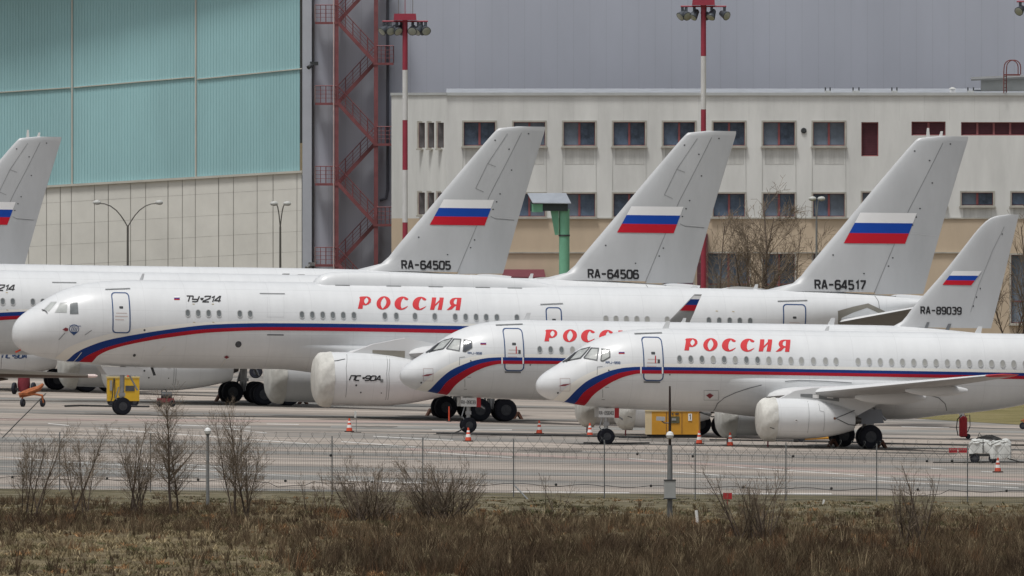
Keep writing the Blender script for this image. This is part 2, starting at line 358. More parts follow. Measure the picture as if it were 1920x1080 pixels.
def ground_mat(name, cols, sc=0.12, bump=0.6):
    m = bpy.data.materials.new(name); m.use_nodes = True; n = m.node_tree; p = n.nodes['Principled BSDF']
    p.inputs['Roughness'].default_value = 0.97; p.inputs['Specular IOR Level'].default_value = 0.1
    tc = n.nodes.new('ShaderNodeTexCoord'); z = n.nodes.new('ShaderNodeTexNoise'); z.inputs['Scale'].default_value = sc; z.inputs['Detail'].default_value = 8; z.inputs['Roughness'].default_value = 0.68
    n.links.new(tc.outputs['Object'], z.inputs['Vector'])
    r1 = n.nodes.new('ShaderNodeValToRGB'); cr = r1.color_ramp
    cr.elements[0].position = 0.36; cr.elements[0].color = (*cols[0], 1); cr.elements[1].position = 0.64; cr.elements[1].color = (*cols[-1], 1)
    for i, c in enumerate(cols[1:-1]): e = cr.elements.new(0.36 + 0.28 * (i + 1) / (len(cols) - 1)); e.color = (*c, 1)
    n.links.new(z.outputs[0], r1.inputs[0]); n.links.new(r1.outputs[0], p.inputs['Base Color'])
    z2 = n.nodes.new('ShaderNodeTexNoise'); z2.inputs['Scale'].default_value = 6; z2.inputs['Detail'].default_value = 6
    n.links.new(tc.outputs['Object'], z2.inputs['Vector'])
    b = n.nodes.new('ShaderNodeBump'); b.inputs['Strength'].default_value = bump; b.inputs['Distance'].default_value = 0.15
    n.links.new(z2.outputs[0], b.inputs['Height']); n.links.new(b.outputs[0], p.inputs['Normal']); return m
earth = ground_mat('dry_earth', [(0.075, 0.055, 0.035), (0.13, 0.105, 0.062), (0.19, 0.155, 0.095)], 0.22)
sheet('ground', [(-900, -1190), (900, -1190), (900, 6000), (-900, 6000)], -0.02, earth)
A0, A1 = gpt(-1200, 907), gpt(2600, 937)
apron = sheet('apron', [(A0.x, A0.y), (A1.x, A1.y), (420, 420), (-420, 420)], 0.0, apron_mat())
V0, V1 = gpt(1500, 772), gpt(2400, 826)
green = ground_mat('spring_verge_grass', [(0.12, 0.11, 0.045), (0.19, 0.165, 0.075), (0.22, 0.185, 0.10)], 0.35)
sheet('grass_verge', [(V0.x, V0.y), (V1.x, V1.y), (V1.x + 30, 380), (V0.x - 20, 380)], 0.012, green)
strip = ground_mat('verge_strip_soil', [(0.06, 0.05, 0.034), (0.13, 0.115, 0.07), (0.20, 0.175, 0.13)], 0.55)
B0, B1 = gpt(-1200, 938), gpt(2600, 985)
sheet('soil_strip', [(B0.x, B0.y), (B1.x, B1.y), (A1.x, A1.y + 0.4), (A0.x, A0.y + 0.4)], -0.008, strip)
linem = mat('road_line_white', (0.70, 0.69, 0.66), 0.8, var=0.45, scale=1.3)
pinkm = mat('pink_surface_coat', (0.355, 0.272, 0.24), 0.85, var=0.2, scale=0.5)
darkm = mat('tyre_scuffed_asphalt', (0.238, 0.232, 0.215), 0.85, var=0.3, scale=0.25)
def marking(x0, y0, x1, y1, w, m=linem, dz=0.004, name='marking'):
    a, b = gpt(x0, y0), gpt(x1, y1)
    return sheet(name, [(a.x, a.y - w / 2), (b.x, b.y - w / 2), (b.x, b.y + w / 2), (a.x, a.y + w / 2)], dz, m, parent=apron)
marking(-300, 871, 700, 897, 10, darkm, 0.004, 'asphalt_strip'); marking(620, 800, 2200, 812, 9, darkm, 0.004, 'asphalt_strip')
marking(-300, 814, 760, 838, 6, darkm, 0.004, 'asphalt_strip'); marking(900, 888, 2200, 905, 8, darkm, 0.004, 'asphalt_strip')
marking(760, 842, 2200, 914, 7, pinkm, 0.006, 'pink_strip'); marking(-200, 785, 900, 792, 8, pinkm, 0.006, 'pink_strip')
for l in ((90, 794, 130, 798), (185, 803, 300, 812), (305, 812, 590, 833), (420, 803, 500, 812), (640, 828, 780, 838), (800, 848, 960, 858), (500, 795, 560, 796),
          (810, 806, 960, 806), (980, 851, 1120, 860), (1180, 860, 1300, 868), (1300, 870, 1620, 892), (1640, 894, 1920, 908), (1560, 896, 1760, 908), (1780, 908, 1910, 915),
          (1240, 884, 1460, 898), (1480, 880, 1560, 884), (1745, 878, 1775, 880), (1840, 884, 1880, 886), (120, 866, 420, 883), (150, 884, 260, 888), (330, 870, 420, 876),
          (0, 857, 110, 864), (440, 885, 620, 898), (640, 900, 800, 906), (1300, 925, 1560, 926), (960, 922, 1180, 924), (1690, 800, 1780, 802), (330, 797, 470, 801), (700, 818, 850, 826)):
    marking(*l, 1.6)
spotm = mat('oil_contact_shade', (0.15, 0.135, 0.118), 0.8, var=0.35, scale=1.5); srnd = random.Random(6)  # oil spots with contact shade painted in, mostly under the wheels
for i, (px, py, rx, ry) in enumerate(((228, 775, 1.6, 3.5), (900, 787, 3.0, 7), (840, 781, 2.4, 6), (500, 759, 3.2, 7), (1136, 833, 1.5, 4), (1630, 841, 1.8, 5), (1580, 835, 1.6, 4), (875, 816, 1.4, 4), (1260, 826, 2.6, 4), (1450, 838, 2.2, 5), (700, 800, 1.2, 3), (330, 780, 1.0, 3), (1720, 850, 1.8, 3), (1040, 845, 1.5, 4))):
    c = gpt(px, py); sheet('oil_contact_shade', [(c.x + rx * math.cos(a) * srnd.uniform(.7, 1.2), c.y + ry * math.sin(a) * srnd.uniform(.7, 1.2)) for a in [k * 2 * math.pi / 18 for k in range(18)]], 0.009 + .0005 * i, spotm, parent=apron)
for l in ((60, 770, 900, 781), (120, 776, 1000, 789), (400, 806, 1500, 822), (700, 835, 1900, 858), (760, 842, 1920, 866), (0, 800, 600, 812), (1500, 812, 1920, 818), (1300, 852, 1920, 872)): marking(*l, 0.55, mat('tyre_mark', (0.20, 0.18, 0.163), 0.85, var=0.4, scale=0.6), 0.0075, 'tyre_mark')
# ================================================================ hangar
hangar = thing('hangar', 'large aircraft hangar with turquoise door wall, beige plinth panels and grey side wall', 'hangar', (0, 0, 0))
HD = 1640.0
teal = mat('turquoise_cladding', (0.335, 0.565, 0.595), 0.6, var=0.15, scale=0.12, stretch=(1, 1, 0.35))
cream = mat('cream_trim', (0.54, 0.525, 0.47), 0.6, var=0.12, scale=1.0)
beige = mat('beige_panel', (0.68, 0.672, 0.625), 0.75, var=0.10, scale=0.4, bump=0.1, bscale=3)
gap = mat('panel_joint', (0.19, 0.175, 0.15), 0.9, var=0.2, scale=2)
greyc = mat('grey_cladding', (0.44, 0.465, 0.535), 0.6, var=0.10, scale=0.15, stretch=(1, 1, 0.3))
greyl = mat('light_grey_trim', (0.43, 0.46, 0.51), 0.55, var=0.08, scale=0.6)
# door wall: set back to the left; the cladding joints run slightly uphill to the right
def tw(px, py, off=0.0):                 # point on the turquoise wall plane (nearer on the right)
    d = HD + (568 - px) * 0.018
    return at(px, py, d - off)
m_ = MB(); cells = []
npx = 118
for i in range(npx + 1):                 # corrugated sheet: flat crest, narrow groove
    px = -66 + i * 5.37
    for k, (dx, off) in enumerate(((0, 0), (4.2, 0), (4.45, -0.026), (5.15, -0.026))):
        x = px + dx
        if x > 566: continue
        cells.append((x, off))
vs = []
for x, off in cells:
    yb = 347 - (x - 100) * 0.0587
    vs += [tw(x, -90, off), tw(x, yb, off)]
m_.add(vs, [(2 * i, 2 * i + 1, 2 * i + 3, 2 * i + 2) for i in range(len(cells) - 1)])
m_.build('corrugated_wall', teal, hangar, smooth=0)
def bar(name, p, q, w, m, th=0.10, par=hangar):      # flat trim bar between two wall points
    mb = MB(); n = Vector((0, -1, 0)); d = (q - p).normalized(); s = d.cross(n).normalized() * (w / 2)
    mb.hexa([p - s, q - s, q + s, p + s], [v + n * th for v in (p - s, q - s, q + s, p + s)]); return mb.build(name, m, par, smooth=0)
for x in (135, 367): bar('cover_strip', tw(x, -90, 0.0), tw(x, 347 - (x - 100) * 0.0587, 0.0), 0.09, cream)
for x0, x1 in ((-66, 132), (138, 364), (370, 566)): bar('cover_strip', tw(x0, 173 - (x0 - 0) * 0.066 * 1.0 + (0 if x0 < 0 else 0)), tw(x1, 173 - x1 * 0.0785 + (x1 * 0.0125 if x1 < 200 else 0)), 0.06, cream)
bar('sill_trim', tw(-66, 347 + 166 * 0.0587 + 2, 0.02), tw(566, 347 - 466 * 0.0587 + 2, 0.02), 0.13, cream, 0.14)
# beige plinth: single panels with recessed joints
joints = [-66, -20, 22, 54, 87, 113, 134, 177, 203, 245, 273, 315, 342, 366, 410, 438, 482, 512, 557, 566]
rows = [3, 33, 74, 113, 151, 190, 232, 272, 330]
back = MB(); back.hexa([tw(-70, 360, -0.12), tw(567, 325, -0.12), tw(567, 700, -0.12), tw(-70, 700, -0.12)], [tw(-70, 360, -0.3), tw(567, 325, -0.3), tw(567, 700, -0.3), tw(-70, 700, -0.3)])
back.build('plinth_backing', mat('plinth_joint', (0.39, 0.375, 0.335), 0.9), hangar, smooth=0)
for i in range(len(joints) - 1):
    for j in range(len(rows) - 1):
        wide = 0.6 if (i % 3) else 0.3
        xa, xb = joints[i] + wide, joints[i + 1] - wide
        f = lambda x, r: 347 - (x - 100) * 0.0570 + r
        q = [tw(xa, f(xa, rows[j] + .2), 0), tw(xb, f(xb, rows[j] + .2), 0), tw(xb, f(xb, rows[j + 1] - .2), 0), tw(xa, f(xa, rows[j + 1] - .2), 0)]
        MB().hexa(q, [v + Vector((0, 0.1, 0)) for v in q]).build('panel', beige, hangar, smooth=0)
ov = MB(); a_, b_ = tw(-400, -75, 0), tw(566, -75, 0); ov.hexa([a_, b_, b_ + Vector((0, -0.8, 0)), a_ + Vector((0, -4.0, 0))], [v + Vector((0, 0, 0.8)) for v in (a_, b_, b_ + Vector((0, -0.8, 0)), a_ + Vector((0, -4.0, 0)))]); ov.build('unseen_shade_eave', greyl, hangar, smooth=0)  # unseen eave above the frame, added to darken the wall's upper left
# corner pier and grey side wall of single sheets
def gw(px, py, off=0.0): return at(px, py, HD - off)
q = lambda x0, x1, y0, y1, o0, o1: ([gw(x0, y0, o0), gw(x1, y0, o0), gw(x1, y1, o0), gw(x0, y1, o0)], [gw(x0, y0, o1), gw(x1, y0, o1), gw(x1, y1, o1), gw(x0, y1, o1)])
MB().hexa(*q(567, 584.5, -90, 690, 0.5, -0.5)).build('corner_pier', greyl, hangar, smooth=0)
MB().hexa(*q(584, 2050, -90, 690, -0.12, -0.6)).build('wall_backing', mat('wall_joint', (0.22, 0.23, 0.26), 0.9), hangar, smooth=0)
x = 586.0
while x < 2040:
    MB().hexa(*q(x, x + 30.42, -90, 690, 0.0, -0.1)).build('cladding_sheet', greyc, hangar, smooth=0); x += 30.6
dp = MB(); dp.path([gw(727, -90, 0.2), gw(727, 355, 0.2), gw(724, 372, 0.2), gw(712, 376, 0.2)], 0.09, 8); dp.build('drain_pipe', mat('pipe_dark', (0.075, 0.08, 0.10), 0.5, var=0.2), hangar)
dp = MB(); dp.path([gw(588, -90, 0.12), gw(588, 600, 0.12)], 0.04, 6); dp.build('conduit', M['galv'], hangar)
for (cx, cy) in ((580, 124), (577, 500)):
    mb = MB(); mb.box(gw(cx + 9, cy - 5, 0.5), (0.5, 0.25, 0.22)); mb.tube(gw(cx + 4, cy - 2, 0.75), gw(cx - 2, cy + 3, 0.95), 0.10, 0.13, 10)
    mb.build('security_camera', M['dkmetal'] if cy < 300 else M['galv'], hangar)
# ---------------------------------------------------------------- red escape stair on the grey wall
stair = thing('escape_stair', 'red steel zigzag escape stair climbing the grey hangar wall', 'staircase', gw(665, 680, 1.6))
so = stair.location
steel = mat('escape_stair_red', (0.205, 0.065, 0.070), 0.6, var=0.25, scale=2)
steelw = mat('stair_rail_pale', (0.62, 0.47, 0.44), 0.55, var=0.2, scale=2)
def sp(px, py, off): return gw(px, py, off) - so
for x, off in ((631, 1.9), (631, 0.5), (705, 1.9), (705, 0.5)):
    MB().box((sp(x, 300, off) + sp(x, 300, off)) / 2, (0.25, 0.22, 27.5)).build('post', steel, stair, smooth=0)
MB().box(sp(625.5, 300, 2.06), (0.05, 0.05, 27.0)).build('riser_pipe', steelw, stair, smooth=0)
def railing(p, q_, n, m=steel):
    mb = MB(); up = Vector((0, 0, 1))
    for h in (0.28, 0.52, 0.76, 1.02): mb.tube(p + up * h, q_ + up * h, 0.028 if h > 1 else 0.014, n=4)
    for k in range(n + 1): mb.tube(p.lerp(q_, k / n), p.lerp(q_, k / n) + up * 1.02, 0.03 if k % 2 == 0 else 0.02, n=4)
    return mb
def landing(x0, x1, y, side):
    c = (sp(x0, y, 1.2) + sp(x1, y, 1.2)) / 2; w = (x1 - x0) * HD / FP
    MB().box(c + Vector((0, 0, -0.07)), (w, 1.7, 0.14)).build('landing', steel, stair, smooth=0)
    railing(sp(x0 if side < 0 else x0 + 7, y, 2.02), sp(x1 - 3 if side < 0 else x1, y, 2.02), 4).build('railing', steel, stair)
    e = x0 if side < 0 else x1
    railing(sp(e, y, 2.02), sp(e, y, 0.4), 2).build('railing', steelw, stair)
def flight(xa, ya, xb, yb, o0, o1):
    a0, b0 = sp(xa, ya, o0), sp(xb, yb, o0); a1, b1 = sp(xa, ya, o1), sp(xb, yb, o1)
    for a, b in ((a0, b0), (a1, b1)):
        mb = MB(); dz = Vector((0, 0, 0.17)); dy = Vector((0, 0.03, 0))
        mb.hexa([a - dz - dy, b - dz - dy, b + dz - dy, a + dz - dy], [a - dz + dy, b - dz + dy, b + dz + dy, a + dz + dy]); mb.build('stringer', steel, stair, smooth=0)
    for k in range(12):
        t = (k + 0.5) / 12; MB().box(a0.lerp(b0, t).lerp(a1.lerp(b1, t), 0.5), (0.26, abs(o0 - o1) - 0.1, 0.05)).build('tread', steel, stair, smooth=0)
    railing(a0, b0, 5).build('railing', steel, stair)
for y in (-110, 41, 192.5, 343.5, 495.5):
    if y > 0: landing(591, 634, y, -1)
    landing(700, 738, y + 76.5, 1)
    flight(634, y + 1, 703, y + 76, 2.0, 1.25); flight(703, y + 77, 634, y + 151, 1.15, 0.45)
# ================================================================ white office block
office = thing('office_building', 'long off-white office block with blue-glazed windows and a beige lower storey', 'building', (0, 0, 0))
OD = 1628.0
plaster = mat('off_white_plaster', (0.65, 0.658, 0.64), 0.85, var=0.16, scale=0.5, stretch=(1, 1, 0.25), bump=0.05, bscale=4)
tan = mat('beige_plaster', (0.54, 0.44, 0.325), 0.85, var=0.12, scale=0.35, stretch=(1, 1, 0.3))
panes = [mat('office_glass', (0.11, 0.15, 0.215), 0.12, var=0.5, scale=0.9), mat('office_glass_dark', (0.08, 0.108, 0.155), 0.12, var=0.6, scale=1.3), mat('office_glass_blind', (0.155, 0.19, 0.24), 0.2, var=0.35, scale=0.7)]; prnd = random.Random(12)
redf = mat('window_red_frame', (0.22, 0.065, 0.072), 0.55, var=0.15, scale=2)
louv = mat('maroon_louvre', (0.115, 0.030, 0.045), 0.6, var=0.2, scale=2)
sillm = mat('window_surround', (0.40, 0.385, 0.34), 0.8, var=0.25, scale=1.5)
stain = mat('streaked_plaster', (0.54, 0.545, 0.525), 0.88, var=0.3, scale=0.9, stretch=(2.2, 1, 0.25))
def ow(px, py, off=0.0): return at(px, py, OD - off)
wins = []      # px x0, x1, y0, y1, type
for k in range(8): wins.append((869.5 + 93.6 * k, 928.5 + 93.6 * k, 229, 273, 'w'))
for k in range(8): wins.append((869.5 + 93.6 * k, 928.5 + 93.6 * k, 363, 406, 'w'))
wins += [(1615, 1647, 229, 293, 'l'), (1709, 1773, 228, 254, 'l2'), (1802, 1925, 229, 254, 'l4'), (1617, 1647, 361, 385, 'w'), (1803, 1862, 361, 385, 'w'), (1897, 1957, 361, 385, 'w'), (1709, 1773, 361, 385, 'w')]
wins += [(1327, 1405, 475, 560, 'g'), (1431, 1490, 476, 560, 'g'), (1525, 1583, 476, 560, 'g'), (1896, 1960, 478, 606, 'g'), (1244, 1300, 476, 560, 'g')]
def facade(name, x0, x1, y0, y1, m, holes, off=0.0, thick=0.45, fn=ow):
    xs = sorted({x0, x1} | {v for h in holes for v in h[:2] if x0 < v < x1}); ys = sorted({y0, y1} | {v for h in holes for v in h[2:4] if y0 < v < y1})
    mb = MB()
    for i in range(len(xs) - 1):
        for j in range(len(ys) - 1):
            cx, cy = (xs[i] + xs[i + 1]) / 2, (ys[j] + ys[j + 1]) / 2
            if any(h[0] < cx < h[1] and h[2] < cy < h[3] for h in holes): continue
            mb.add([fn(xs[i], ys[j], off), fn(xs[i + 1], ys[j], off), fn(xs[i + 1], ys[j + 1], off), fn(xs[i], ys[j + 1], off)], [(0, 1, 2, 3)])
    for h in holes:
        a = max(x0, h[0]), min(x1, h[1]), max(y0, h[2]), min(y1, h[3])
        if a[0] >= a[1] or a[2] >= a[3]: continue
        c = [fn(a[0], a[2], off), fn(a[1], a[2], off), fn(a[1], a[3], off), fn(a[0], a[3], off)]; c2 = [v + Vector((0, thick, 0)) for v in c]
        mb.add(c + c2, [(0, 1, 5, 4), (1, 2, 6, 5), (2, 3, 7, 6), (3, 0, 4, 7)])
    me = mb.mesh(name, m, 0); return link(name, me, office)
facade('upper_wall', 837, 2050, 178, 409.5, plaster, wins)
facade('lower_wall', 837, 2050, 409.5, 690, tan, wins, 0.03)
MB().hexa(*[[ow(837, a, o), ow(2050, a, o), ow(2050, b, o), ow(837, b, o)] for a, b, o in ((173.5, 179, 0.12), (173.5, 179, -0.5))]).build('parapet_cap', mat('parapet_metal', (0.44, 0.46, 0.46), 0.6, var=0.1), office, smooth=0)
MB().hexa(*[[ow(837, 166, -6), ow(2050, 166, -6), ow(2050, 175, -0.4), ow(837, 175, -0.4)], [ow(837, 167, -6), ow(2050, 167, -6), ow(2050, 177, -0.4), ow(837, 177, -0.4)]]).build('roof', mat('roof_felt', (0.30, 0.32, 0.35), 0.8, var=0.2), office, smooth=0)
for x0, x1 in ((837, 1322), (1410, 1428), (1493, 1892)):
    MB().hexa(*[[ow(x0, 472.5, o), ow(x1, 472.5, o), ow(x1, 475, o), ow(x0, 475, o)] for o in (0.14, 0.02)]).build('ledge', sillm, office, smooth=0)
MB().hexa(*[[ow(837, 408.2, o), ow(2050, 408.2, o), ow(2050, 410.6, o), ow(837, 410.6, o)] for o in (0.10, 0.0)]).build('ledge', sillm, office, smooth=0)
# angled end bay
def ew(px, py, off=0.0): return at(px, py, OD + (837 - px) * 0.06 - off)
endw = [(785, 796.5, 230, 277, 'n'), (803, 814, 230, 277, 'n'), (820.5, 832, 230, 277, 'n'), (785, 796.5, 361, 402, 'n'), (803, 814, 361, 402, 'n'), (820.5, 832, 361, 402, 'n')]
facade('end_wall', 734, 837, 176, 409.5, plaster, endw, fn=ew); facade('end_wall', 734, 837, 409.5, 690, tan, [], 0.02, fn=ew)
MB().hexa(*[[ew(732, 174, o), ew(837.5, 173.5, o), ew(837.5, 178, o), ew(732, 179, o)] for o in (0.15, -0.4)]).build('parapet_cap', MATS['parapet_metal'], office, smooth=0)
for (x0, x1, y0, y1, ty) in wins + endw:
    fn = ew if ty == 'n' else ow
    c = fn((x0 + x1) / 2, (y0 + y1) / 2, 0); w = (x1 - x0) * OD / FP; h = (y1 - y0) * OD / FP
    wn = MB().prism([(-w / 2, -h / 2), (w / 2, -h / 2), (w / 2, h / 2), (-w / 2, h / 2)], 0.34, 0.42).build('window', louv if ty[0] == 'l' else redf, office, smooth=0, loc=c)
    def fr(name, m, t, y0_, y1_, ww=w, hh=h):
        mb = MB()
        for b in ((0, hh / 2 - t / 2, ww, t), (0, -hh / 2 + t / 2, ww, t), (-ww / 2 + t / 2, 0, t, hh - 2 * t), (ww / 2 - t / 2, 0, t, hh - 2 * t)):
            mb.box((b[0], (y0_ + y1_) / 2, b[1]), (b[2], y1_ - y0_, b[3]))
        return mb.build(name, m, wn, smooth=0)
    if ty in 'wgn':
        fr('surround', sillm, 0.10, -0.05, 0.05, w + 0.2, h + 0.2)
        MB().box((0, -0.09, -h / 2 - 0.10), (w + 0.3, 0.24, 0.09)).build('sill', sillm, wn, smooth=0)
        if ty == 'n': MB().box((0, 0.3, 0), (w - 0.06, 0.03, h - 0.06)).build('pane', mat('dusty_glass', (0.17, 0.16, 0.165), 0.2, var=0.4), wn, smooth=0); continue
        nb = 2; fr('frame', redf, 0.035, 0.26, 0.34); pw = (w - 0.07 - 0.13) / 2
        MB().box((-0.0, 0.27, 0), (0.13, 0.09, h - 0.1)).build('mullion', mat('mullion_red', (0.26, 0.075, 0.082), 0.5), wn, smooth=0)
        for s in (-1, 1): MB().box((s * (pw / 2 + 0.065), 0.31, 0), (pw, 0.03, h - 0.08)).build('pane', prnd.choice(panes), wn, smooth=0)
        if ty == 'g': MB().box((0, 0.285, -h * 0.18), (w - 0.1, 0.02, 0.08)).build('transom', redf, wn, smooth=0)
        if y0 < 300:
            for sx in (-1, 1): MB().box((sx * (w / 2 + .06), -0.012, -h / 2 - 1.45), (0.035, 0.02, 2.5)).build('spandrel_joint', stain, wn, smooth=0)
        if y0 < 300 or x0 > 1600: MB().box((0.02, -0.006, -h / 2 - 0.65), (w * 0.92, 0.008, 0.95)).build('stain', stain, wn, smooth=0)
    else:
        nb = {'l': 1, 'l2': 2, 'l4': 4}[ty]; pw = w / nb
        for k in range(nb):
            cx = -w / 2 + pw * (k + .5)
            for z in range(int(h / 0.1)): MB().box((cx, 0.28, -h / 2 + 0.06 + z * 0.1), (pw - 0.13, 0.06, 0.055), ry=0).build('slat', louv, wn, smooth=0)
            mb = MB()
            for b in ((cx - pw / 2 + 0.03, 0, 0.06, h), (cx + pw / 2 - 0.035, 0, 0.06, h), (cx, h / 2 - 0.03, pw - 0.14, 0.06), (cx, -h / 2 + 0.03, pw - 0.14, 0.06)): mb.box((b[0], 0.24, b[1]), (b[2], 0.10, b[3]))
            mb.build('frame', mat('louvre_frame', (0.27, 0.09, 0.095), 0.6), wn, smooth=0)
mb = MB(); mb.lathe([(-0.05, 0.17), (0.05, 0.17)], ow(1507, 245, 0.02), 'y', 20); mb.lathe([(-0.07, 0.12), (-0.04, 0.12)], ow(1507, 245, 0.02), 'y', 20, 0); mb.build('round_vent', M['dkmetal'], office)
for x in range(840, 2050, 47): MB().hexa(*[[ow(x, 181, o), ow(x + 0.5, 181, o), ow(x + 0.5, 226, o), ow(x, 226, o)] for o in (0.006, 0.001)]).build('panel_joint', mat('plaster_joint', (0.55, 0.555, 0.54), 0.9), office, smooth=0)
mb = MB(); mb.hexa([ow(946, 505, 0.02), ow(1020, 505, 0.02), ow(1023, 519, 1.5), ow(940, 519, 1.5)], [ow(946, 508, 0.02), ow(1020, 508, 0.02), ow(1023, 522, 1.5), ow(940, 522, 1.5)]); mb.build('awning', mat('awning_maroon', (0.14, 0.03, 0.045), 0.7, var=0.15), office, smooth=0)
mb = MB(); mb.box(ow(975, 545, 0.02), (2.2, 0.3, 1.4)); mb.build('doorway', mat('doorway_dark', (0.03, 0.022, 0.025), 0.6), office, smooth=0)
mb = MB(); mb.hexa(*[[ow(1307, 438, o), ow(1327, 438, o), ow(1327, 560, o), ow(1307, 560, o)] for o in (0.6, 0.0)]); mb.build('entrance_column', mat('column_maroon', (0.11, 0.03, 0.04), 0.7), office, smooth=0)
# roof items
for px, w in ((1552, 0.34), (1605, 0.42), (1677, 0.36), (1820, 0.4)):
    t = thing('roof_vent', 'small grey roof vent %s' % {1552: 'leftmost on the white parapet', 1605: 'second along the white parapet', 1677: 'third along the white parapet', 1820: 'beside the rooftop hut'}[px], 'vent', ow(px, 174, -1.2), group='vents on the office roof')
    MB().box((0, 0, 0.06), (w, 0.4, 0.14)).build('base', M['tarp'], t, smooth=0)
    for s in (-1, 1): MB().box((s * w * 0.42, 0, 0.2), (0.08, 0.12, 0.26)).build('stack', M['dkmetal'], t, smooth=0)
t = thing('roof_cowl', 'white capped ventilation cowl on the office roof', 'vent', ow(1786, 174, -1.2))
MB().box((0, 0, 0.12), (0.34, 0.34, 0.24)).build('body', M['white'], t, smooth=0); MB().lathe([(0.24, 0.24), (0.34, 0.05)], n=8, ax='z').build('cap', M['tarp'], t)
t = thing('roof_hut', 'low pale rooftop hut with a pitched grey roof at the right edge', 'hut', ow(1880, 174, -3.0))
MB().box((0, 0.6, 0.45), (2.6, 1.2, 0.9)).build('wall', mat('hut_wall', (0.40, 0.41, 0.39), 0.8), t, smooth=0)
MB().add([(-1.9, -0.3, 0.82), (2.6, -0.3, 1.02), (2.6, 1.4, 1.12), (-1.9, 1.4, 0.95), (-1.9, -0.3, 0.72), (2.6, -0.3, 0.92), (2.6, 1.4, 1.02), (-1.9, 1.4, 0.85)], [(0, 1, 2, 3), (7, 6, 5, 4), (0, 4, 5, 1), (1, 5, 6, 2), (2, 6, 7, 3), (3, 7, 4, 0)]).build('roof', M['galv'], t, smooth=0)
MB().box((2.2, 0.6, 0.55), (1.8, 1.0, 1.1)).build('annex', mat('hut_wall2', (0.43, 0.43, 0.40), 0.8), t, smooth=0)
t = thing('roof_ladder', 'rust red hooped access ladder over the office parapet', 'ladder', ow(1889, 174, 0.3))
for s, y in ((0, 0), (0.16, 0.35)):
    mb = MB(); mb.path([(-0.22 + s, y, -0.02), (-0.22 + s, y, 1.25)] + [(0.22 + s * 1.0 + 0.42 * math.cos(R(180 - k * 20)), y, 1.55 + 0.42 * math.sin(R(180 - k * 20))) for k in range(0, 10)] + [(0.64 + s, y, 1.1)], 0.035, 6); mb.build('hoop', mat('ladder_rust', (0.17, 0.045, 0.04), 0.7), t)
MB().box((0.26, 0.17, 1.08), (1.0, 0.4, 0.09)).build('platform', MATS['ladder_rust'], t, smooth=0)
for k in range(5): MB().tube((-0.22, 0, 0.1 + k * 0.22), (-0.06, 0.35, 0.1 + k * 0.22), 0.02, n=5).build('rung', MATS['ladder_rust'], t)
# ================================================================ jets
TH = R(12.0)
class Jet:
    def __init__(s, npx, npy, d):
        s.N = at(npx, npy, d); s.O = Vector((s.N.x, s.N.y, gz(s.N.x, s.N.y)))
        s.alpha = math.atan(GA * math.cos(TH) + GB * math.sin(TH))
        s.rot = (0.0, s.alpha, TH)
        s.Rm = Matrix.Rotation(TH, 3, 'Z') @ Matrix.Rotation(s.alpha, 3, 'Y'); s.Ri = s.Rm.transposed()
    def loc(s, px, py, y=0.0):           # where the sight line through a pixel meets the jet's own plane y
        C = Vector((0, -CD, HC)); D = Vector(((px - 960) / FP, 1, -(py - YH) / FP))
        c = s.Ri @ (C - s.O); d = s.Ri @ D; t = (y - c.y) / d.y; p = c + d * t
        return p.x, p.z
    def on(s, px, py, fn):
        y = -1.5
        for _ in range(6):
            x, z = s.loc(px, py, y); y = fn(x, z).y
        return x, z
class Fuse:
    def __init__(s, xs, zt, zb, wx, wy):
        def rounded(f, z0, x1=0.45):     # bluff nose: power curve meeting the measured line in value and slope
            a = f(x1); sl = (f(x1 + .02) - f(x1 - .02)) / .04; p = min(.75, max(.42, x1 * sl / (a - z0)))
            return lambda x: f(x) if x >= x1 else z0 + (a - z0) * (max(0.0, x) / x1) ** p
        zn = (zt[1][0] + zb[1][0]) / 2
        s.zt = rounded(interp(*zt), zn); s.zb = rounded(interp(*zb), zn); s.w = rounded(interp(wx, wy), 0.0); s.x0, s.x1 = xs
    def point(s, x, z, off=0.012):
        a, b = s.zt(x), s.zb(x); zc, h = (a + b) / 2, max(0.01, (a - b) / 2)
        u = max(-0.985, min(0.985, (z - zc) / h)); y = -s.w(x) * math.sqrt(1 - u * u)
        n = Vector((0, -math.sqrt(1 - u * u) / max(0.05, s.w(x)), u / h)).normalized()
        return Vector((x, y, zc + u * h)) + n * off
    def build(s, parent, m):
        L = s.x1 - s.x0; st = [s.x0 + 0.0006 * 1.45 ** k for k in range(0, 20)]
        st = [x for x in st if x < s.x0 + 1.0]
        x = s.x0 + 1.0
        while x < s.x1: st.append(x); x += 0.28
        st.append(s.x1); rings = []
        for x in st:
            a, b, w = s.zt(x), s.zb(x), s.w(x)
            rings.append([(x, w * math.cos(2 * math.pi * k / 72), (a + b) / 2 + (a - b) / 2 * math.sin(2 * math.pi * k / 72)) for k in range(72)])
        return MB().loft(rings).build('fuselage', m, parent, smooth=50)
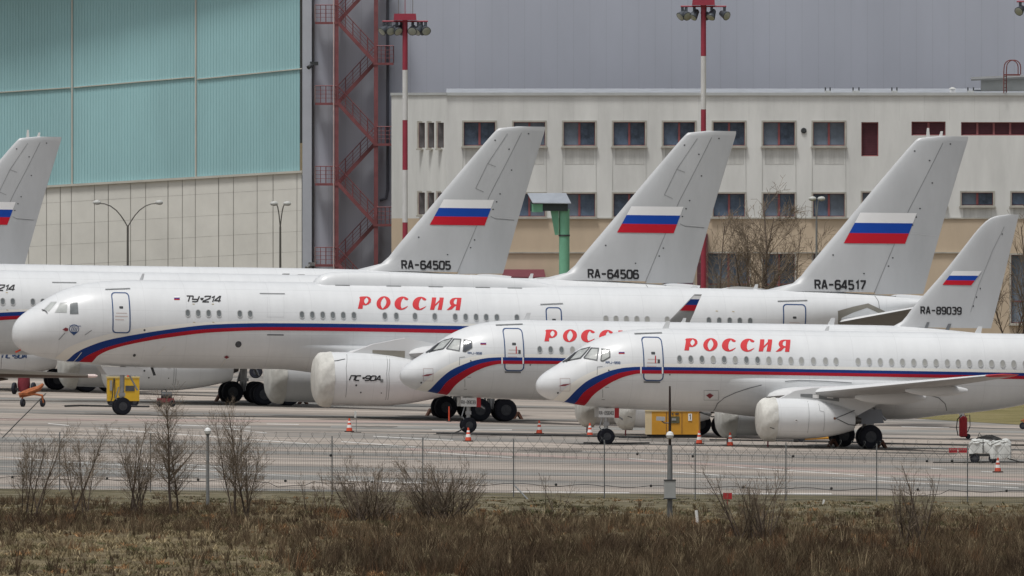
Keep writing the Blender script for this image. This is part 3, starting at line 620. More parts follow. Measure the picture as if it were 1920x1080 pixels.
def strip_between(name, J, F, lo, hi, m, parent, xmax, off):
    # painted stripe between two edge lines given in photograph pixels, laid on the skin
    fn0 = lambda x, z: F.point(x, z, 0)
    A = [J.on(px, py, fn0) for px, py in hi]; B = [J.on(px, py, fn0) for px, py in lo]
    def dense(P):
        P = P + [(xmax, P[-1][1] + (P[-1][1] - P[-2][1]) / (P[-1][0] - P[-2][0]) * (xmax - P[-1][0]))]
        f = interp([p[0] for p in P], [p[1] for p in P]); return f, P[0][0]
    fa, a0 = dense(A); fb, b0 = dense(B)
    mb = MB(); rings = []
    n = 150; xe = xmax
    for i in range(n + 1):
        t = (i / n) ** 1.5
        xa, xb = a0 + (xe - a0) * t, b0 + (xe - b0) * t
        za, zb = fa(xa), fb(xb); ring = []
        for k in range(9):
            u = k / 8; ring.append(F.point(xa + (xb - xa) * u, za + (zb - za) * u, off))
        rings.append(ring)
    mb.loft(rings, cap=False, closed=False); return mb.build(name, m, parent, smooth=80)
def airfoil(n=14):
    us = [0.5 * (1 - math.cos(math.pi * k / n)) for k in range(n + 1)]
    t = lambda u: 5 * (0.2969 * math.sqrt(u) - 0.126 * u - 0.3516 * u * u + 0.2843 * u ** 3 - 0.1036 * u ** 4)
    return us, t
def wing(name, secs, parent, mats, vertical=False, split=True):
    # secs: (span pos y, LE x, z, chord, thickness ratio); single loft with the underside in a second material
    us, t = airfoil(); mb = MB(); rings = []
    for (y, x, z, c, th) in secs:
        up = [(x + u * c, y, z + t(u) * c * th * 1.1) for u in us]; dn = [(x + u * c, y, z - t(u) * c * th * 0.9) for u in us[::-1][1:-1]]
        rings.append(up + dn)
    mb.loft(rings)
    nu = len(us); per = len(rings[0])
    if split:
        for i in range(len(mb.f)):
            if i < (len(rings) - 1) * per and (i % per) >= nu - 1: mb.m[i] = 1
    return mb.build(name, mats, parent, smooth=40)
class Fin:
    def __init__(s, le, te, tr): s.le = interp(*le); s.te = interp(*te); s.tr = tr; s.us, s.t = airfoil(12); s.z0, s.z1 = le[0][0], le[0][-1]
    def half(s, x, z):
        a, b = s.le(z), s.te(z); u = min(0.999, max(0.0, (x - a) / (b - a))); return s.t(u) * min(b - a, 7.5) * s.tr
    def point(s, x, z, off=0.012): return Vector((x, -s.half(x, z) - off, z))
    def build(s, parent, m, n=26):
        rings = []
        for i in range(n + 1):
            z = s.z0 + (s.z1 - s.z0) * (1 - (1 - i / n) ** 1.3); a, b = s.le(z), s.te(z)
            rings.append([(a + u * (b - a), -s.half(a + u * (b - a), z), z) for u in s.us] + [(a + u * (b - a), s.half(a + u * (b - a), z), z) for u in s.us[::-1][1:-1]])
        return MB().loft(rings).build('tail_fin', m, parent, smooth=50)
def wheel_mesh(name, r, w):
    mb = MB(); mb.lathe([(-w / 2, r * 0.48), (-w / 2, r * 0.86), (-w * 0.36, r * 0.97), (0, r), (w * 0.36, r * 0.97), (w / 2, r * 0.86), (w / 2, r * 0.48)], ax='y', n=28, mi=0, cap=False)
    mb.lathe([(-w * 0.44, r * 0.49), (-w * 0.46, r * 0.42), (-w * 0.26, r * 0.36), (-w * 0.26, r * 0.2), (-w * 0.48, r * 0.16), (w * 0.48, r * 0.16), (w * 0.3, r * 0.38), (w * 0.44, r * 0.49)], ax='y', n=20, mi=1)
    for k in range(8):
        a = k * math.pi / 4; mb.tube((r * 0.30 * math.cos(a), -w * 0.40, r * 0.30 * math.sin(a)), (r * 0.30 * math.cos(a), -w * 0.47, r * 0.30 * math.sin(a)), 0.03, n=5, mi=1)
    return mb.mesh(name, [M['tyre'], M['hub']])
def nacelle(J, prof, y, zc, x0, parent, length_cover, pyl=None, cover=M['cover']):
    # engine: body of revolution, canvas intake bung, exhaust; sub-parts hang under it
    f = interp([p[0] for p in prof], [p[1] for p in prof]); g = interp([p[0] for p in prof], [p[2] for p in prof])
    n = 40; L = prof[-1][0]; rings = []
    for i in range(49):
        a = length_cover * 0.5 + (L - length_cover * 0.5) * i / 48
        rings.append([(x0 + a, y + f(a) * math.cos(2 * math.pi * k / n), zc + g(a) + f(a) * math.sin(2 * math.pi * k / n)) for k in range(n)])
    e = MB().loft(rings).build('engine', M['skin'], parent, smooth=50)
    rnd = random.Random(int(x0 * 10)); rings = []
    for i in range(13):
        a = -0.10 + (length_cover + 0.10) * i / 12; r = f(max(a, 0.0)) * (1.025 if i > 2 else (0.86, 0.95, 1.0)[i])
        ring = []
        for k in range(n):
            th = 2 * math.pi * k / n; bag = max(0, -math.sin(th)) ** 3 * 0.10 * min(1, i / 5)
            rr = r + bag + 0.022 * math.sin(th * 9 + i * 0.4) * min(1, i / 4) + rnd.uniform(-.008, .008) * (i > 1)
            ring.append((x0 + a, y + rr * math.cos(th), zc + g(max(a, 0)) + rr * math.sin(th)))
        rings.append(ring)
    MB().loft(rings).build('intake_cover', cover, e, smooth=60)
    MB().lathe([(0, f(L) * 0.97), (0.02, f(L) * 0.9), (-0.3, f(L) * 0.7), (0.35, f(L) * 0.25)], (x0 + L, y, zc + g(L)), 'x', 28).build('exhaust_nozzle', M['exhaust'], e)
    return e, (lambda x, z, off=0.012: Vector((x, y - math.sqrt(max(0.0004, f(x - x0) ** 2 - (z - zc - g(x - x0)) ** 2)) - off, z)))
def frame_ring(x0, x1, z0, z1, r, t): return (rrect(x0, x1, z0, z1, r), [rrect(x0 + t, x1 - t, z0 + t, z1 - t, r * 0.8)])
def flag(name, J, fn, quad, parent, skin):   # three stripes on the fin: quad = TL, TR, BR, BL in pixels
    TL, TR, BR, BL = [J.on(px, py, fn) for px, py in quad]
    L = lambda p, q, t: (p[0] + (q[0] - p[0]) * t, p[1] + (q[1] - p[1]) * t)
    for i, mm in enumerate(('flagwhite', 'flagblue', 'flagred')):
        artwork('flag_stripe', [[L(TL, BL, i / 3), L(TR, BR, i / 3), L(TR, BR, (i + 1) / 3), L(TL, BL, (i + 1) / 3)]], lambda x, z: fn(x, z, 0.017), M[mm], parent, grid=(0.3, 0.3))
def line_on(name, J, fn, pts, w, parent, m=None):
    P = [J.on(px, py, fn) for px, py in pts]
    return artwork(name, stroke(P, w), fn, m or M['seam'], parent, grid=(0.35, 0.15))
def poly_on(name, J, fn, pts, m, parent, grid=(0.12, 0.08)):
    return artwork(name, [[J.on(px, py, fn) for px, py in pts]], fn, m, parent, grid)
def gear_leg(parent, name, x, y, ztop, r_strut, zax, mats=None):
    mb = MB(); mb.tube((x, y, ztop), (x, y, zax + 0.25), r_strut * 1.35, n=12); mb.tube((x, y, zax + 0.6), (x, y, zax - 0.02), r_strut, n=12)
    mb.tube((x + 0.05, y, ztop - 0.2), (x + 0.75, y, zax + 0.75), r_strut * 0.5, n=8); mb.box((x, y, zax + 0.55), (r_strut * 3.2, r_strut * 3.2, 0.16))
    mb.tube((x - 0.16, y, zax + 0.9), (x - 0.30, y, zax + 0.4), r_strut * .4, n=6); mb.tube((x - 0.30, y, zax + 0.4), (x - 0.06, y, zax + 0.05), r_strut * .4, n=6)
    return mb.build(name, M['metal'], parent)
def chocks(parent_list, J, x, y, label):
    t = thing('wheel_chock', label, 'chock', J.O + J.Rm @ Vector((x, y, 0)), group=None); t.rotation_euler = J.rot
    mb = MB(); mb.prism([(-0.24, 0), (0.24, 0), (0.05, 0.3), (-0.05, 0.3)], -0.22, 0.22); mb.build('wedge', M['chock'], t, smooth=0)
    MB().tube((-0.0, -0.24, 0.12), (0.0, 0.24, 0.12), 0.03, n=6).build('handle_bar', M['dkmetal'], t)
    return t
# ---------------------------------------------------------------- the larger twinjets
J5 = Jet(20, 627, 1273)
c5 = lambda px, py: J5.loc(px, py, 0.0)
top = [c5(*p) for p in ((20, 627), (21.5, 616), (27, 605), (38, 593), (55, 580), (75, 567.5), (92, 557), (110, 547.5), (130, 539.5), (160, 531.5), (200, 526.8), (250, 525.2), (400, 527), (700, 531.3), (1000, 536), (1300, 540), (1460, 543.5), (1560, 547), (1650, 553), (1740, 562))]
bot = [c5(*p) for p in ((20, 627.5), (21.5, 638), (28, 648), (40, 656.5), (60, 665), (90, 672.5), (130, 679), (180, 684), (240, 687.5), (320, 690), (500, 692), (900, 697.5), (1150, 701), (1250, 694), (1400, 665), (1550, 626), (1650, 599), (1740, 572))]
F5 = Fuse((0, 44.3), ([p[0] for p in top], [p[1] for p in top]), ([p[0] for p in bot], [p[1] for p in bot]),
          [0, 0.05, 0.2, 0.5, 1.0, 1.8, 2.8, 4.0, 5.2, 6.5, 28, 33, 38, 42, 44.3], [0.02, 0.22, 0.48, 0.78, 1.08, 1.38, 1.63, 1.80, 1.88, 1.9, 1.9, 1.75, 1.2, 0.62, 0.25])
f5 = F5.point
le = [(1430, 545), (1463, 538.5), (1483, 533), (1497, 523), (1513, 503), (1573, 432), (1633, 360), (1673, 313), (1703, 278), (1714, 266), (1722, 258.5), (1732, 254.8), (1760, 255.2)]
te = [(1727, 562), (1785, 360), (1815, 262)]
LE = [c5(*p) for p in le]; TE = [c5(*p) for p in te]
LE.sort(key=lambda p: p[1]); TE.sort(key=lambda p: p[1])
FN5 = Fin(([p[1] for p in LE], [p[0] for p in LE]), ([p[1] for p in TE], [p[0] for p in TE]), 0.10)
n5 = FN5.point
TU = thing('passenger_jet', 'white twin-engine jet marked RA-64517 with its nose at the left and a long roof fairing', 'airplane', J5.O, rot=J5.rot, group='large white tri-colour jets')
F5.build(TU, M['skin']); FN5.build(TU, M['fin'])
top_edge = dict(
 cream=[(103, 671), (125, 653), (150, 642), (200, 627), (250, 617), (333, 608), (400, 603.5), (500, 601.5), (633, 602.3), (880, 607)],
 blue=[(123, 677), (140, 663), (158, 653), (200, 638), (250, 628), (317, 617.5), (400, 608.5), (500, 606), (633, 607), (880, 611.5)],
 mid=[(148, 678), (158, 670), (177, 660), (200, 651), (250, 638), (317, 625), (400, 616.2), (500, 613.2), (633, 614), (880, 618.5)],
 low=[(172, 679), (183, 667), (208, 655), (250, 644), (317, 632.5), (400, 623), (500, 619.4), (633, 620.7), (880, 625.5)])
strip_between('cream_stripe', J5, F5, top_edge['blue'], top_edge['cream'], M['band'], TU, 37, 0.008)
strip_between('blue_stripe', J5, F5, top_edge['mid'], top_edge['blue'], M['blue'], TU, 37, 0.011)
strip_between('red_stripe', J5, F5, top_edge['low'], top_edge['mid'], M['red'], TU, 37, 0.014)
# cabin windows, each a rim with a pane
def cabin_windows(J, fn, row, w, h, parent, rnd, shape='rect', zfn=None):
    a = rrect(-w / 2, w / 2, -h / 2, h / 2, w * 0.47); b = rrect(-w / 2 + .03, w / 2 - .03, -h / 2 + .03, h / 2 - .03, w * 0.40)
    if shape == 'oval': a, b = ell(0, 0, w / 2, h / 2, n=20), ell(0, 0, w / 2 - .03, h / 2 - .03, n=20)
    def me_of(m1):
        mb = MB(); n = len(a)
        mb.add([(p[0], -0.012, p[1]) for p in a] + [(p[0], -0.012, p[1]) for p in b] + [(p[0], 0.02, p[1]) for p in a], [(i, (i + 1) % n, (i + 1) % n + n, i + n) for i in range(n)] + [(i, i + 2 * n, (i + 1) % n + 2 * n, (i + 1) % n) for i in range(n)], 0)
        mb.add([(p[0], -0.003, p[1]) for p in b], [tuple(range(n))], 1); return mb.mesh('window', [M['wframe'], m1], 0)
    ms = [me_of(M['glass']), me_of(mat('cabin_blind', (0.36, 0.36, 0.34), 0.3)), me_of(mat('cabin_glass_dark', (0.09, 0.10, 0.12), 0.12))]
    for px, py, kind in row:
        x, z = J.on(px, py, lambda x, z: fn(x, z, 0)); p = fn(x, z, 0.008); q = fn(x, z + .05, 0.008) - fn(x, z - .05, 0.008)
        o = link('window', ms[kind], parent, p); o.rotation_euler = (-math.atan2(q.y, q.z), 0, 0)
row = []
zpx = lambda px: 587.0 + (px - 352) * 0.0147
for px in (352, 371.5, 391, 410.5, 449.5, 469, 566, 585.5, 605, 624, 643.5, 663.5): row.append((px, zpx(px), 0))
for px in (721.5, 743, 778, 815, 853.5, 873, 892.5, 911.5, 931.5, 969): row.append((px, zpx(px), 0))
for px in (1136, 1155, 1174.5, 1194, 1213.5, 1251): row.append((px, zpx(px), 1))
for px in (1329, 1348.5, 1368, 1387, 1406.5): row.append((px, zpx(px), 0))
cabin_windows(J5, f5, row, 0.255, 0.37, TU, random)
def door(J, fn, x0, x1, y0, y1, parent, t=0.055, rail=True):
    g = lambda x, z: fn(x, z, 0)
    a = J.on(x0, y0, g); b = J.on(x1, y1, g)
    d = artwork('door', [rrect(a[0], b[0], b[1], a[1], 0.16)], lambda x, z: fn(x, z, 0.016), M['paint'], parent, grid=(0.3, 0.06))
    artwork('outline', [frame_ring(a[0], b[0], b[1], a[1], 0.18, t)], lambda x, z: fn(x, z, 0.021), M['outline'], d, grid=(0.3, 0.06))
    cx = (a[0] + b[0]) / 2; zt = a[1]; H = a[1] - b[1]
    artwork('door_window', [rrect(cx - 0.09, cx + 0.09, zt - H * .40, zt - H * .34, 0.03)], lambda x, z: fn(x, z, 0.022), M['dkmetal'], d)
    artwork('stencil', [rrect(cx - 0.26, cx + 0.26, zt - H * .52, zt - H * .50, 0.01), rrect(cx - 0.3, cx + 0.3, zt - H * .60, zt - H * .575, 0.01), rrect(cx - 0.3, cx + 0.12, zt - H * .68, zt - H * .655, 0.01)], lambda x, z: fn(x, z, 0.022), mat('stencil_pale', (0.55, 0.47, 0.45), 0.5), d)
    if rail: artwork('rain_gutter', [[(a[0] - 0.22, zt + 0.10), (b[0] + 0.1, zt + 0.16), (b[0] + 0.1, zt + 0.20), (a[0] - 0.22, zt + 0.14)]], lambda x, z: fn(x, z, 0.03), M['seam'], parent)
    return d
door(J5, f5, 207, 244, 548, 625, TU); door(J5, f5, 1022, 1053, 576, 640, TU); door(J5, f5, 1467, 1503, 570, 638, TU)
line_on('rain_gutter', J5, f5, [(487, 550.5), (534, 551)], 0.05, TU); 
for pts in ([(501, 556), (501, 594)], [(532, 556), (532, 594)], [(501, 594), (532, 594)]): line_on('panel_seam', J5, f5, pts, 0.012, TU, M['paint2'])
cw = lambda pts, m, J=J5, f=f5, par=TU: poly_on('cockpit_window', J, f, pts, m, par)
cw([(79, 583), (95.5, 566.5), (106.5, 566.3), (92, 583.6)], M['glassl']); cw([(103, 586), (113, 568), (126.5, 567), (125, 586.5)], M['glassl']); cw([(131, 567), (145.5, 567), (147, 589), (131, 589)], M['glass'])
for pts in ([(79, 583), (95.5, 566.5), (106.5, 566.3)], [(103, 586), (113, 568), (126.5, 567)]): line_on('window_frame', J5, lambda x, z, o=0.02: f5(x, z, 0.02), pts, 0.035, TU, M['paint2'])
line_on('wiper', J5, lambda x, z: f5(x, z, 0.05), [(78, 581.5), (84, 583), (89, 587.5)], 0.035, TU, M['dkmetal'])
flagq = lambda J, fn, x0, x1, y0, y1, par: [artwork('flag_badge', [[J.on(x0, y0 + (y1 - y0) * i / 3, fn), J.on(x1, y0 + (y1 - y0) * i / 3, fn), J.on(x1, y0 + (y1 - y0) * (i + 1) / 3, fn), J.on(x0, y0 + (y1 - y0) * (i + 1) / 3, fn)]], fn, M[k], par) for i, k in enumerate(('flagwhite', 'blue', 'red'))]
flagq(J5, f5, 326.5, 337, 556, 562.5, TU)
x, z = J5.on(347, 565.5, f5); lettering('type_lettering', 'TY.214', x, z, 0.26, 0.27, 0.06, f5, M['black'], TU, slant=0.45, gap=0.16)
x0, z0 = J5.on(671, 579, f5); x1, _ = J5.on(869, 583, f5); title(x0, z0, x1, 0.58, f5, TU)
for (px, py, r) in ((447, 645.5, 0.15), (271, 619, 0.05), (252, 666, 0.07)):
    x, z = J5.on(px, py, f5); artwork('access_port', [(ell(x, z, r, r), [ell(x, z, r * 0.78, r * 0.78)]) if r > .1 else ell(x, z, r, r, n=12)], f5, M['dkmetal'], TU, grid=(0.1, 0.05))
x, z = J5.on(447, 645.5, f5); artwork('access_port', [ell(x, z, 0.118, 0.118)], f5, M['hub'], TU)
line_on('access_slot', J5, f5, [(501, 627.6), (532, 628)], 0.06, TU, M['dimprint'])
for px, py in ((363, 570), (399, 570), (364, 604), (400, 604), (1344, 583), (1375, 584)): line_on('jacking_mark', J5, f5, [(px - 2, py), (px + 2, py + .5)], 0.03, TU, mat('mark_yellow', (.45, .36, .18), .6))
# wing-body fairing, wings, winglets, engines, pylons
def belly(F, x0, x1, bulge, parent, top=62, name='belly_fairing'):
    # wing-body fairing: the hull section swollen downwards and outwards, fading into the skin all round
    rings = []
    for i in range(61):
        u = i / 60; x = x0 + (x1 - x0) * u; e = min(1, u / .22, (1 - u) / .25); e = e * e * (3 - 2 * e); a, b, w = F.zt(x), F.zb(x), F.w(x); ring = []
        for k in range(49):
            ph = -90 + (-top - 10 + (2 * top + 20) * k / 48) * 1.0; g = max(0, math.cos(R((ph + 90) / (top + 10) * 90))); g = g ** .5
            dl = -.03 + (bulge + .03) * e * g; c, s_ = math.cos(R(ph)), math.sin(R(ph))
            ring.append((x, (w + dl) * c, (a + b) / 2 + ((a - b) / 2 + dl * .55) * s_))
        rings.append(ring)
    MB().loft(rings, cap=False, closed=False).build(name, M['skin'], parent, smooth=50)
    def skin(x, z, off=0.012):           # near-side point of the swollen skin at height z
        u = (x - x0) / (x1 - x0); e = max(0, min(1, u / .22, (1 - u) / .25)); e = e * e * (3 - 2 * e); a, b, w = F.zt(x), F.zb(x), F.w(x); best = None
        for k in range(161):
            ph = -90 - (top + 10) * k / 160; g = max(0, math.cos(R((ph + 90) / (top + 10) * 90))) ** .5; dl = -.03 + (bulge + .03) * e * g
            zz = (a + b) / 2 + ((a - b) / 2 + dl * .55) * math.sin(R(ph))
            if best is None or abs(zz - z) < best[0]: best = (abs(zz - z), (w + dl) * math.cos(R(ph)))
        return Vector((x, min(best[1], F.point(x, z, 0).y) - off, z))
    return skin
zb = F5.zb(18.0)
belly(F5, 12.5, 30.0, 0.55, TU, 56)
zr = zb + 0.55
def tuwing(s):
    rt = [(s * 1.7, 15.4, zr, 8.8, 0.13), (s * 7.0, 18.6, zr + 0.42, 5.6, 0.12), (s * 14.0, 22.9, zr + 1.05, 3.7, 0.11), (s * 20.2, 26.7, zr + 1.70, 1.7, 0.10)]
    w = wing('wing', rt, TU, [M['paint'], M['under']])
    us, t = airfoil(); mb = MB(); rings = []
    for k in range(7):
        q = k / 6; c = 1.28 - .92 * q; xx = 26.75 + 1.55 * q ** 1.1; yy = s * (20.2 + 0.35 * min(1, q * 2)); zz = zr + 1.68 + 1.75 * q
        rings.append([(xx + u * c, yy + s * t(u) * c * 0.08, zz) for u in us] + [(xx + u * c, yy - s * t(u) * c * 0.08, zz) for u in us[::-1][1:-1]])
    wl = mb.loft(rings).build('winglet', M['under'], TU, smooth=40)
    return w, wl
for s in (-1, 1):
    w, wl = tuwing(s)
    if s < 0:
        for z0_, z1_, mm in ((0.98, 1.25, 'red'), (1.25, 1.52, 'blue'), (1.52, 1.68, 'flagwhite')):
            fx = lambda zz: 26.75 + 1.55 * (zz / 1.75) ** 1.1; c = lambda zz: 1.28 - .92 * zz / 1.75
            artwork('flag_stripe', [[(fx(z0_) + .03, z0_), (fx(z0_) + c(z0_) - .03, z0_), (fx(z1_) + c(z1_) - .03, z1_), (fx(z1_) + .03, z1_)]], lambda x, z: Vector((x, -20.55 - 0.105, zr + 1.68 + z)), M[mm], wl)
ex0, ezc = J5.loc(594, 709, -5.57)
eprof = [(0, 1.10, 0.0), (0.25, 1.19, 0), (0.8, 1.24, 0), (2.0, 1.25, -0.02), (3.3, 1.20, -0.05), (4.4, 1.05, -0.08), (5.4, 0.84, -0.10), (6.2, 0.62, -0.12)]
engs = []
for s in (-1, 1):
    e, efn = nacelle(J5, eprof, s * 5.57, ezc, ex0, TU, 0.62); engs.append((e, efn))
    py = MB(); py.prism([(ex0 + 1.2, ezc + 1.05), (ex0 + 2.6, ezc + 1.62), (ex0 + 4.2, ezc + 1.95), (ex0 + 8.5, zr + 0.28), (ex0 + 8.2, zr - 0.1), (ex0 + 6.4, ezc + 0.3), (ex0 + 4.0, ezc + 0.6)], s * 5.57 - 0.22, s * 5.57 + 0.22)
    p_ = py.build('pylon', M['paint'], TU, smooth=0)
    if s < 0: MB().prism([(ex0 + 2.6, ezc + 1.22), (ex0 + 4.15, ezc + 1.02), (ex0 + 4.15, ezc + 1.34), (ex0 + 2.6, ezc + 1.36)], -5.57 - 0.235, -5.57 - 0.2).build('louvre', mat('louvre_taupe', (0.25, 0.235, 0.20), 0.6), p_, smooth=0)
efn = engs[0][1]; e5 = engs[0][0]
x, z = J5.on(655, 713, efn); lettering('engine_lettering', 'PC.90A', x, z, 0.22, 0.22, 0.055, efn, M['black'], e5, slant=0.4, gap=0.2)
for pts in ([(650, 664), (649, 690), (648, 745)], [(723, 665), (725, 700), (723, 750)], [(727, 665), (729, 700), (727, 750)]): line_on('cowl_seam', J5, efn, pts, 0.02, e5)
line_on('tie_cord', J5, efn, [(612, 678), (632, 676), (647, 673)], 0.035, e5, M['dkmetal'])
for px, py, r in ((668, 722.5, .05), (676.5, 736, .04), (715, 737, .03)): x, z = J5.on(px, py, efn); artwork('access_port', [ell(x, z, r, r, n=8)], efn, M['dkmetal'], e5)
x, z = J5.on(716, 714, efn); artwork('placard', [rrect(x - .07, x + .07, z - .08, z + .08, .01)], efn, M['seam'], e5)
# tailplane and tail details
for s in (-1, 1):
    x_, z_ = J5.loc(1576, 606, -0.9)
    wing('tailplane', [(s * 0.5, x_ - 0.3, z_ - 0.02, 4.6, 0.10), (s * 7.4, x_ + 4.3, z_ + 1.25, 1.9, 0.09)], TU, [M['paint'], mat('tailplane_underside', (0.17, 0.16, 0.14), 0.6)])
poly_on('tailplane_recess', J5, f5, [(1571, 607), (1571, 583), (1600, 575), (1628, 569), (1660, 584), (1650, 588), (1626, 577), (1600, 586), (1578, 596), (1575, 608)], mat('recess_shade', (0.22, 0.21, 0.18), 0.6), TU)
line_on('tail_seam', J5, f5, [(1640, 555), (1647, 565), (1649, 585)], 0.03, TU); line_on('fin_root_seam', J5, n5, [(1560, 548), (1600, 551.5), (1640, 554), (1680, 556)], 0.05, TU, M['dimprint'])
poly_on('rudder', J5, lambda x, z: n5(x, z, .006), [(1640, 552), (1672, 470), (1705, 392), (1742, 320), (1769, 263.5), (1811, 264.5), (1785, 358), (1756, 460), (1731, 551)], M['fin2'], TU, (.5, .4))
line_on('rudder_seam', J5, n5, [(1638, 552), (1672, 470), (1705, 392), (1742, 320), (1768, 268)], 0.022, TU)
line_on('rudder_seam', J5, n5, [(1700, 437), (1756, 442)], 0.02, TU, M['paint2'])
for px, py in ((1674, 483.5), (1666, 499), (1725, 391), (1718, 407), (1711, 422), (1748, 343), (1743, 301), (1782, 270), (1715, 283), (1562, 478), (1620, 513)): x, z = J5.on(px, py, n5); artwork('fin_fitting', [ell(x, z, .045, .035, n=8)], n5, M['dkmetal'], TU)
for px, py0, py1, lean in ((1740, 256, 240, 0), (1763, 256, 246, 3)):
    a = J5.loc(px, py0); b = J5.loc(px + lean, py1); mb = MB(); mb.hexa([(a[0] - .09, -.02, a[1] - .05), (a[0] + .09, -.02, a[1] - .05), (a[0] + .09, .02, a[1] - .05), (a[0] - .09, .02, a[1] - .05)], [(b[0] - .05, -.015, b[1]), (b[0] + .05, -.015, b[1]), (b[0] + .05, .015, b[1]), (b[0] - .05, .015, b[1])]); mb.build('tip_aerial', M['white'], TU, smooth=0)
def blade(J, px, py0, py1, lean, w, parent, m=M['paint']):
    a = J.loc(px, py0 + 2); b = J.loc(px + lean, py1); mb = MB(); c = w / 2
    mb.hexa([(a[0] - c, -.03, a[1]), (a[0] + c, -.03, a[1]), (a[0] + c, .03, a[1]), (a[0] - c, .03, a[1])], [(b[0] - c * .6, -.015, b[1]), (b[0] + c * .6, -.015, b[1]), (b[0] + c * .6, .015, b[1]), (b[0] - c * .6, .015, b[1])]); return mb.build('aerial', m, parent, smooth=0)
blade(J5, 264, 526, 513, 5, .18, TU, M['paint2']); blade(J5, 1415, 543, 533, 4, .22, TU); blade(J5, 1299, 541, 535, 5, .4, TU)
# landing gear
wn = wheel_mesh('wheel', 0.42, 0.26); wm = wheel_mesh('wheel', 0.54, 0.36)
gx, _ = J5.loc(228, 770, 0.0)
ng = gear_leg(TU, 'nose_gear', gx, 0, 2.6, 0.085, 0.42)
for s in (-1, 1): link('wheel', wn, ng, (gx, s * 0.24, 0.42)); MB().prism([(gx - 1.15, 2.28), (gx + 0.85, 2.25), (gx + 0.85, 1.88), (gx - 0.85, 1.9)], s * 0.62 - 0.02, s * 0.62 + 0.02).build('gear_door', M['paint'], ng, smooth=0)
mx, _ = J5.loc(920, 780, -3.9)
for s in (-1, 1):
    g = gear_leg(TU, 'main_gear', mx, s * 3.9, 2.9, 0.14, 0.6)
    MB().tube((mx - 0.75, s * 3.9, 0.54), (mx + 0.75, s * 3.9, 0.54), 0.12, n=10).build('bogie_beam', M['dkmetal'], g)
    for dx in (-0.62, 0.62):
        for dy in (-0.44, 0.44): link('wheel', wm, g, (mx + dx, s * 3.9 + dy, 0.54))
TIP = LE[-1]
# copies of the jet: further back, each with its own registration and fin flag
def finish(root, J, dx, reg, flagpx=None):
    # registration and fin flag in the proto's own pixel frame
    x, z = J5.on(1529, 541, n5); lettering('registration', reg, x, z, 0.385, 0.232, 0.088, n5, M['black'], root, gap=0.40)
    flag('flag', J5, n5, flagpx or ((1613, 398.5), (1719, 399.5), (1697, 457), (1582, 456)), root, 0)
tipx = lambda: J5.loc(1815, 262)
def place_copy(px, py, d, label, skip=(), sc=1.0):
    c = copy_tree(TU, None, skip); tp = tipx(); c.scale = (sc, sc, sc)
    # put the fin's upper rear corner on the wanted sight line at distance d
    P = at(px, py, d); off = J5.Rm @ Vector((tp[0], 0, tp[1])) * sc; o = P - off; c.location = (o.x, o.y, gz(o.x, o.y)); c['label'] = label
    return c
far_skip = ('window', 'door', 'title_letter', 'cockpit_window', 'aerial', 'access_port', 'jacking_mark', 'panel_seam', 'rain_gutter', 'wiper', 'window_frame', 'access_slot', 'flag_badge', 'type_lettering')
T6 = place_copy(1380, 252, 1331, 'white jet marked RA-64506 standing directly behind the nearest large jet', ('tip_aerial',))
T4 = place_copy(1022, 247, 1375, 'white jet marked RA-64505, its fin beside the red escape stair', far_skip + ('tip_aerial',))
T3 = place_copy(115, 266, 1428, 'farthest white jet, only its fin showing at the left edge', far_skip, 0.925)
fl2 = ((1612, 402), (1713, 403), (1694, 454.5), (1584, 453))
finish(TU, J5, 0, 'RA-64517'); finish(T6, J5, 0, 'RA-64506', fl2); finish(T4, J5, 0, 'RA-64505', fl2); flag('flag', J5, n5, fl2, T3, 0)
for o in (T6, T4, T3):     # slightly open rudder panels on the older three
    for pts in ([(1700, 330), (1716, 336)], [(1676, 380), (1692, 387)], [(1700, 330), (1676, 380)], [(1740, 270), (1700, 330)]): line_on('panel_seam', J5, n5, pts, 0.022, o)
    line_on('panel_seam', J5, n5, [(1706, 436), (1716, 441), (1753, 444)], 0.03, o)
J4 = Jet(20, 627, 1273); J4.O = T4.location.copy(); e4 = [c for c in T4.children if c.name.startswith('engine')][0]
x, z = J4.on(4, 671, efn)
if ex0 < x < ex0 + 5.5:
    for c in list(e4.children):
        if c.name.startswith('engine_lettering'): bpy.data.objects.remove(c)
    lettering('engine_lettering', 'PC.90A', x, z, 0.22, 0.19, 0.06, efn, M['outline'], e4, slant=0.25, gap=0.2)
else: print('T4 text x', x, ex0)
# roof fairing and nose marks that only the nearest one has
rings = []
for i in range(61):
    u = i / 60; px = 586 + (1052 - 586) * u; zt = interp([586, 592, 602, 625, 660, 800, 900, 960, 1010, 1052], [531, 523, 515.5, 510.5, 509.5, 512.5, 516, 521, 529, 537.5])(px)
    x, z = c5(px, zt); zf = F5.zt(x); h = max(0.03, z - zf + 0.35); w = 0.62 * min(1, (h - 0.0) / 0.75) ** 0.5
    rings.append([(x, w * math.copysign(abs(math.cos(a)) ** 0.7, math.cos(a)), zf - 0.35 + h * math.copysign(abs(math.sin(a)) ** 0.8, math.sin(a)) if math.sin(a) > 0 else zf - 0.35) for a in [math.pi * k / 24 for k in range(25)]])
MB().loft(rings).build('roof_fairing', M['skin'], TU, smooth=60)
for px in (637, 733, 812, 900, 960): x, z = c5(px, 531); MB().box((x, -0.66, F5.zt(x) - 0.11), (0.7, 0.02, 0.03)).build('fairing_catch', M['seam'], TU, smooth=0)
x, z = J5.on(139, 617, f5)
artwork('maker_badge', [(ell(x, z, 0.23, 0.22), [ell(x, z, 0.20, 0.19)])] , f5, M['outline'], TU, grid=(0.1, 0.05))
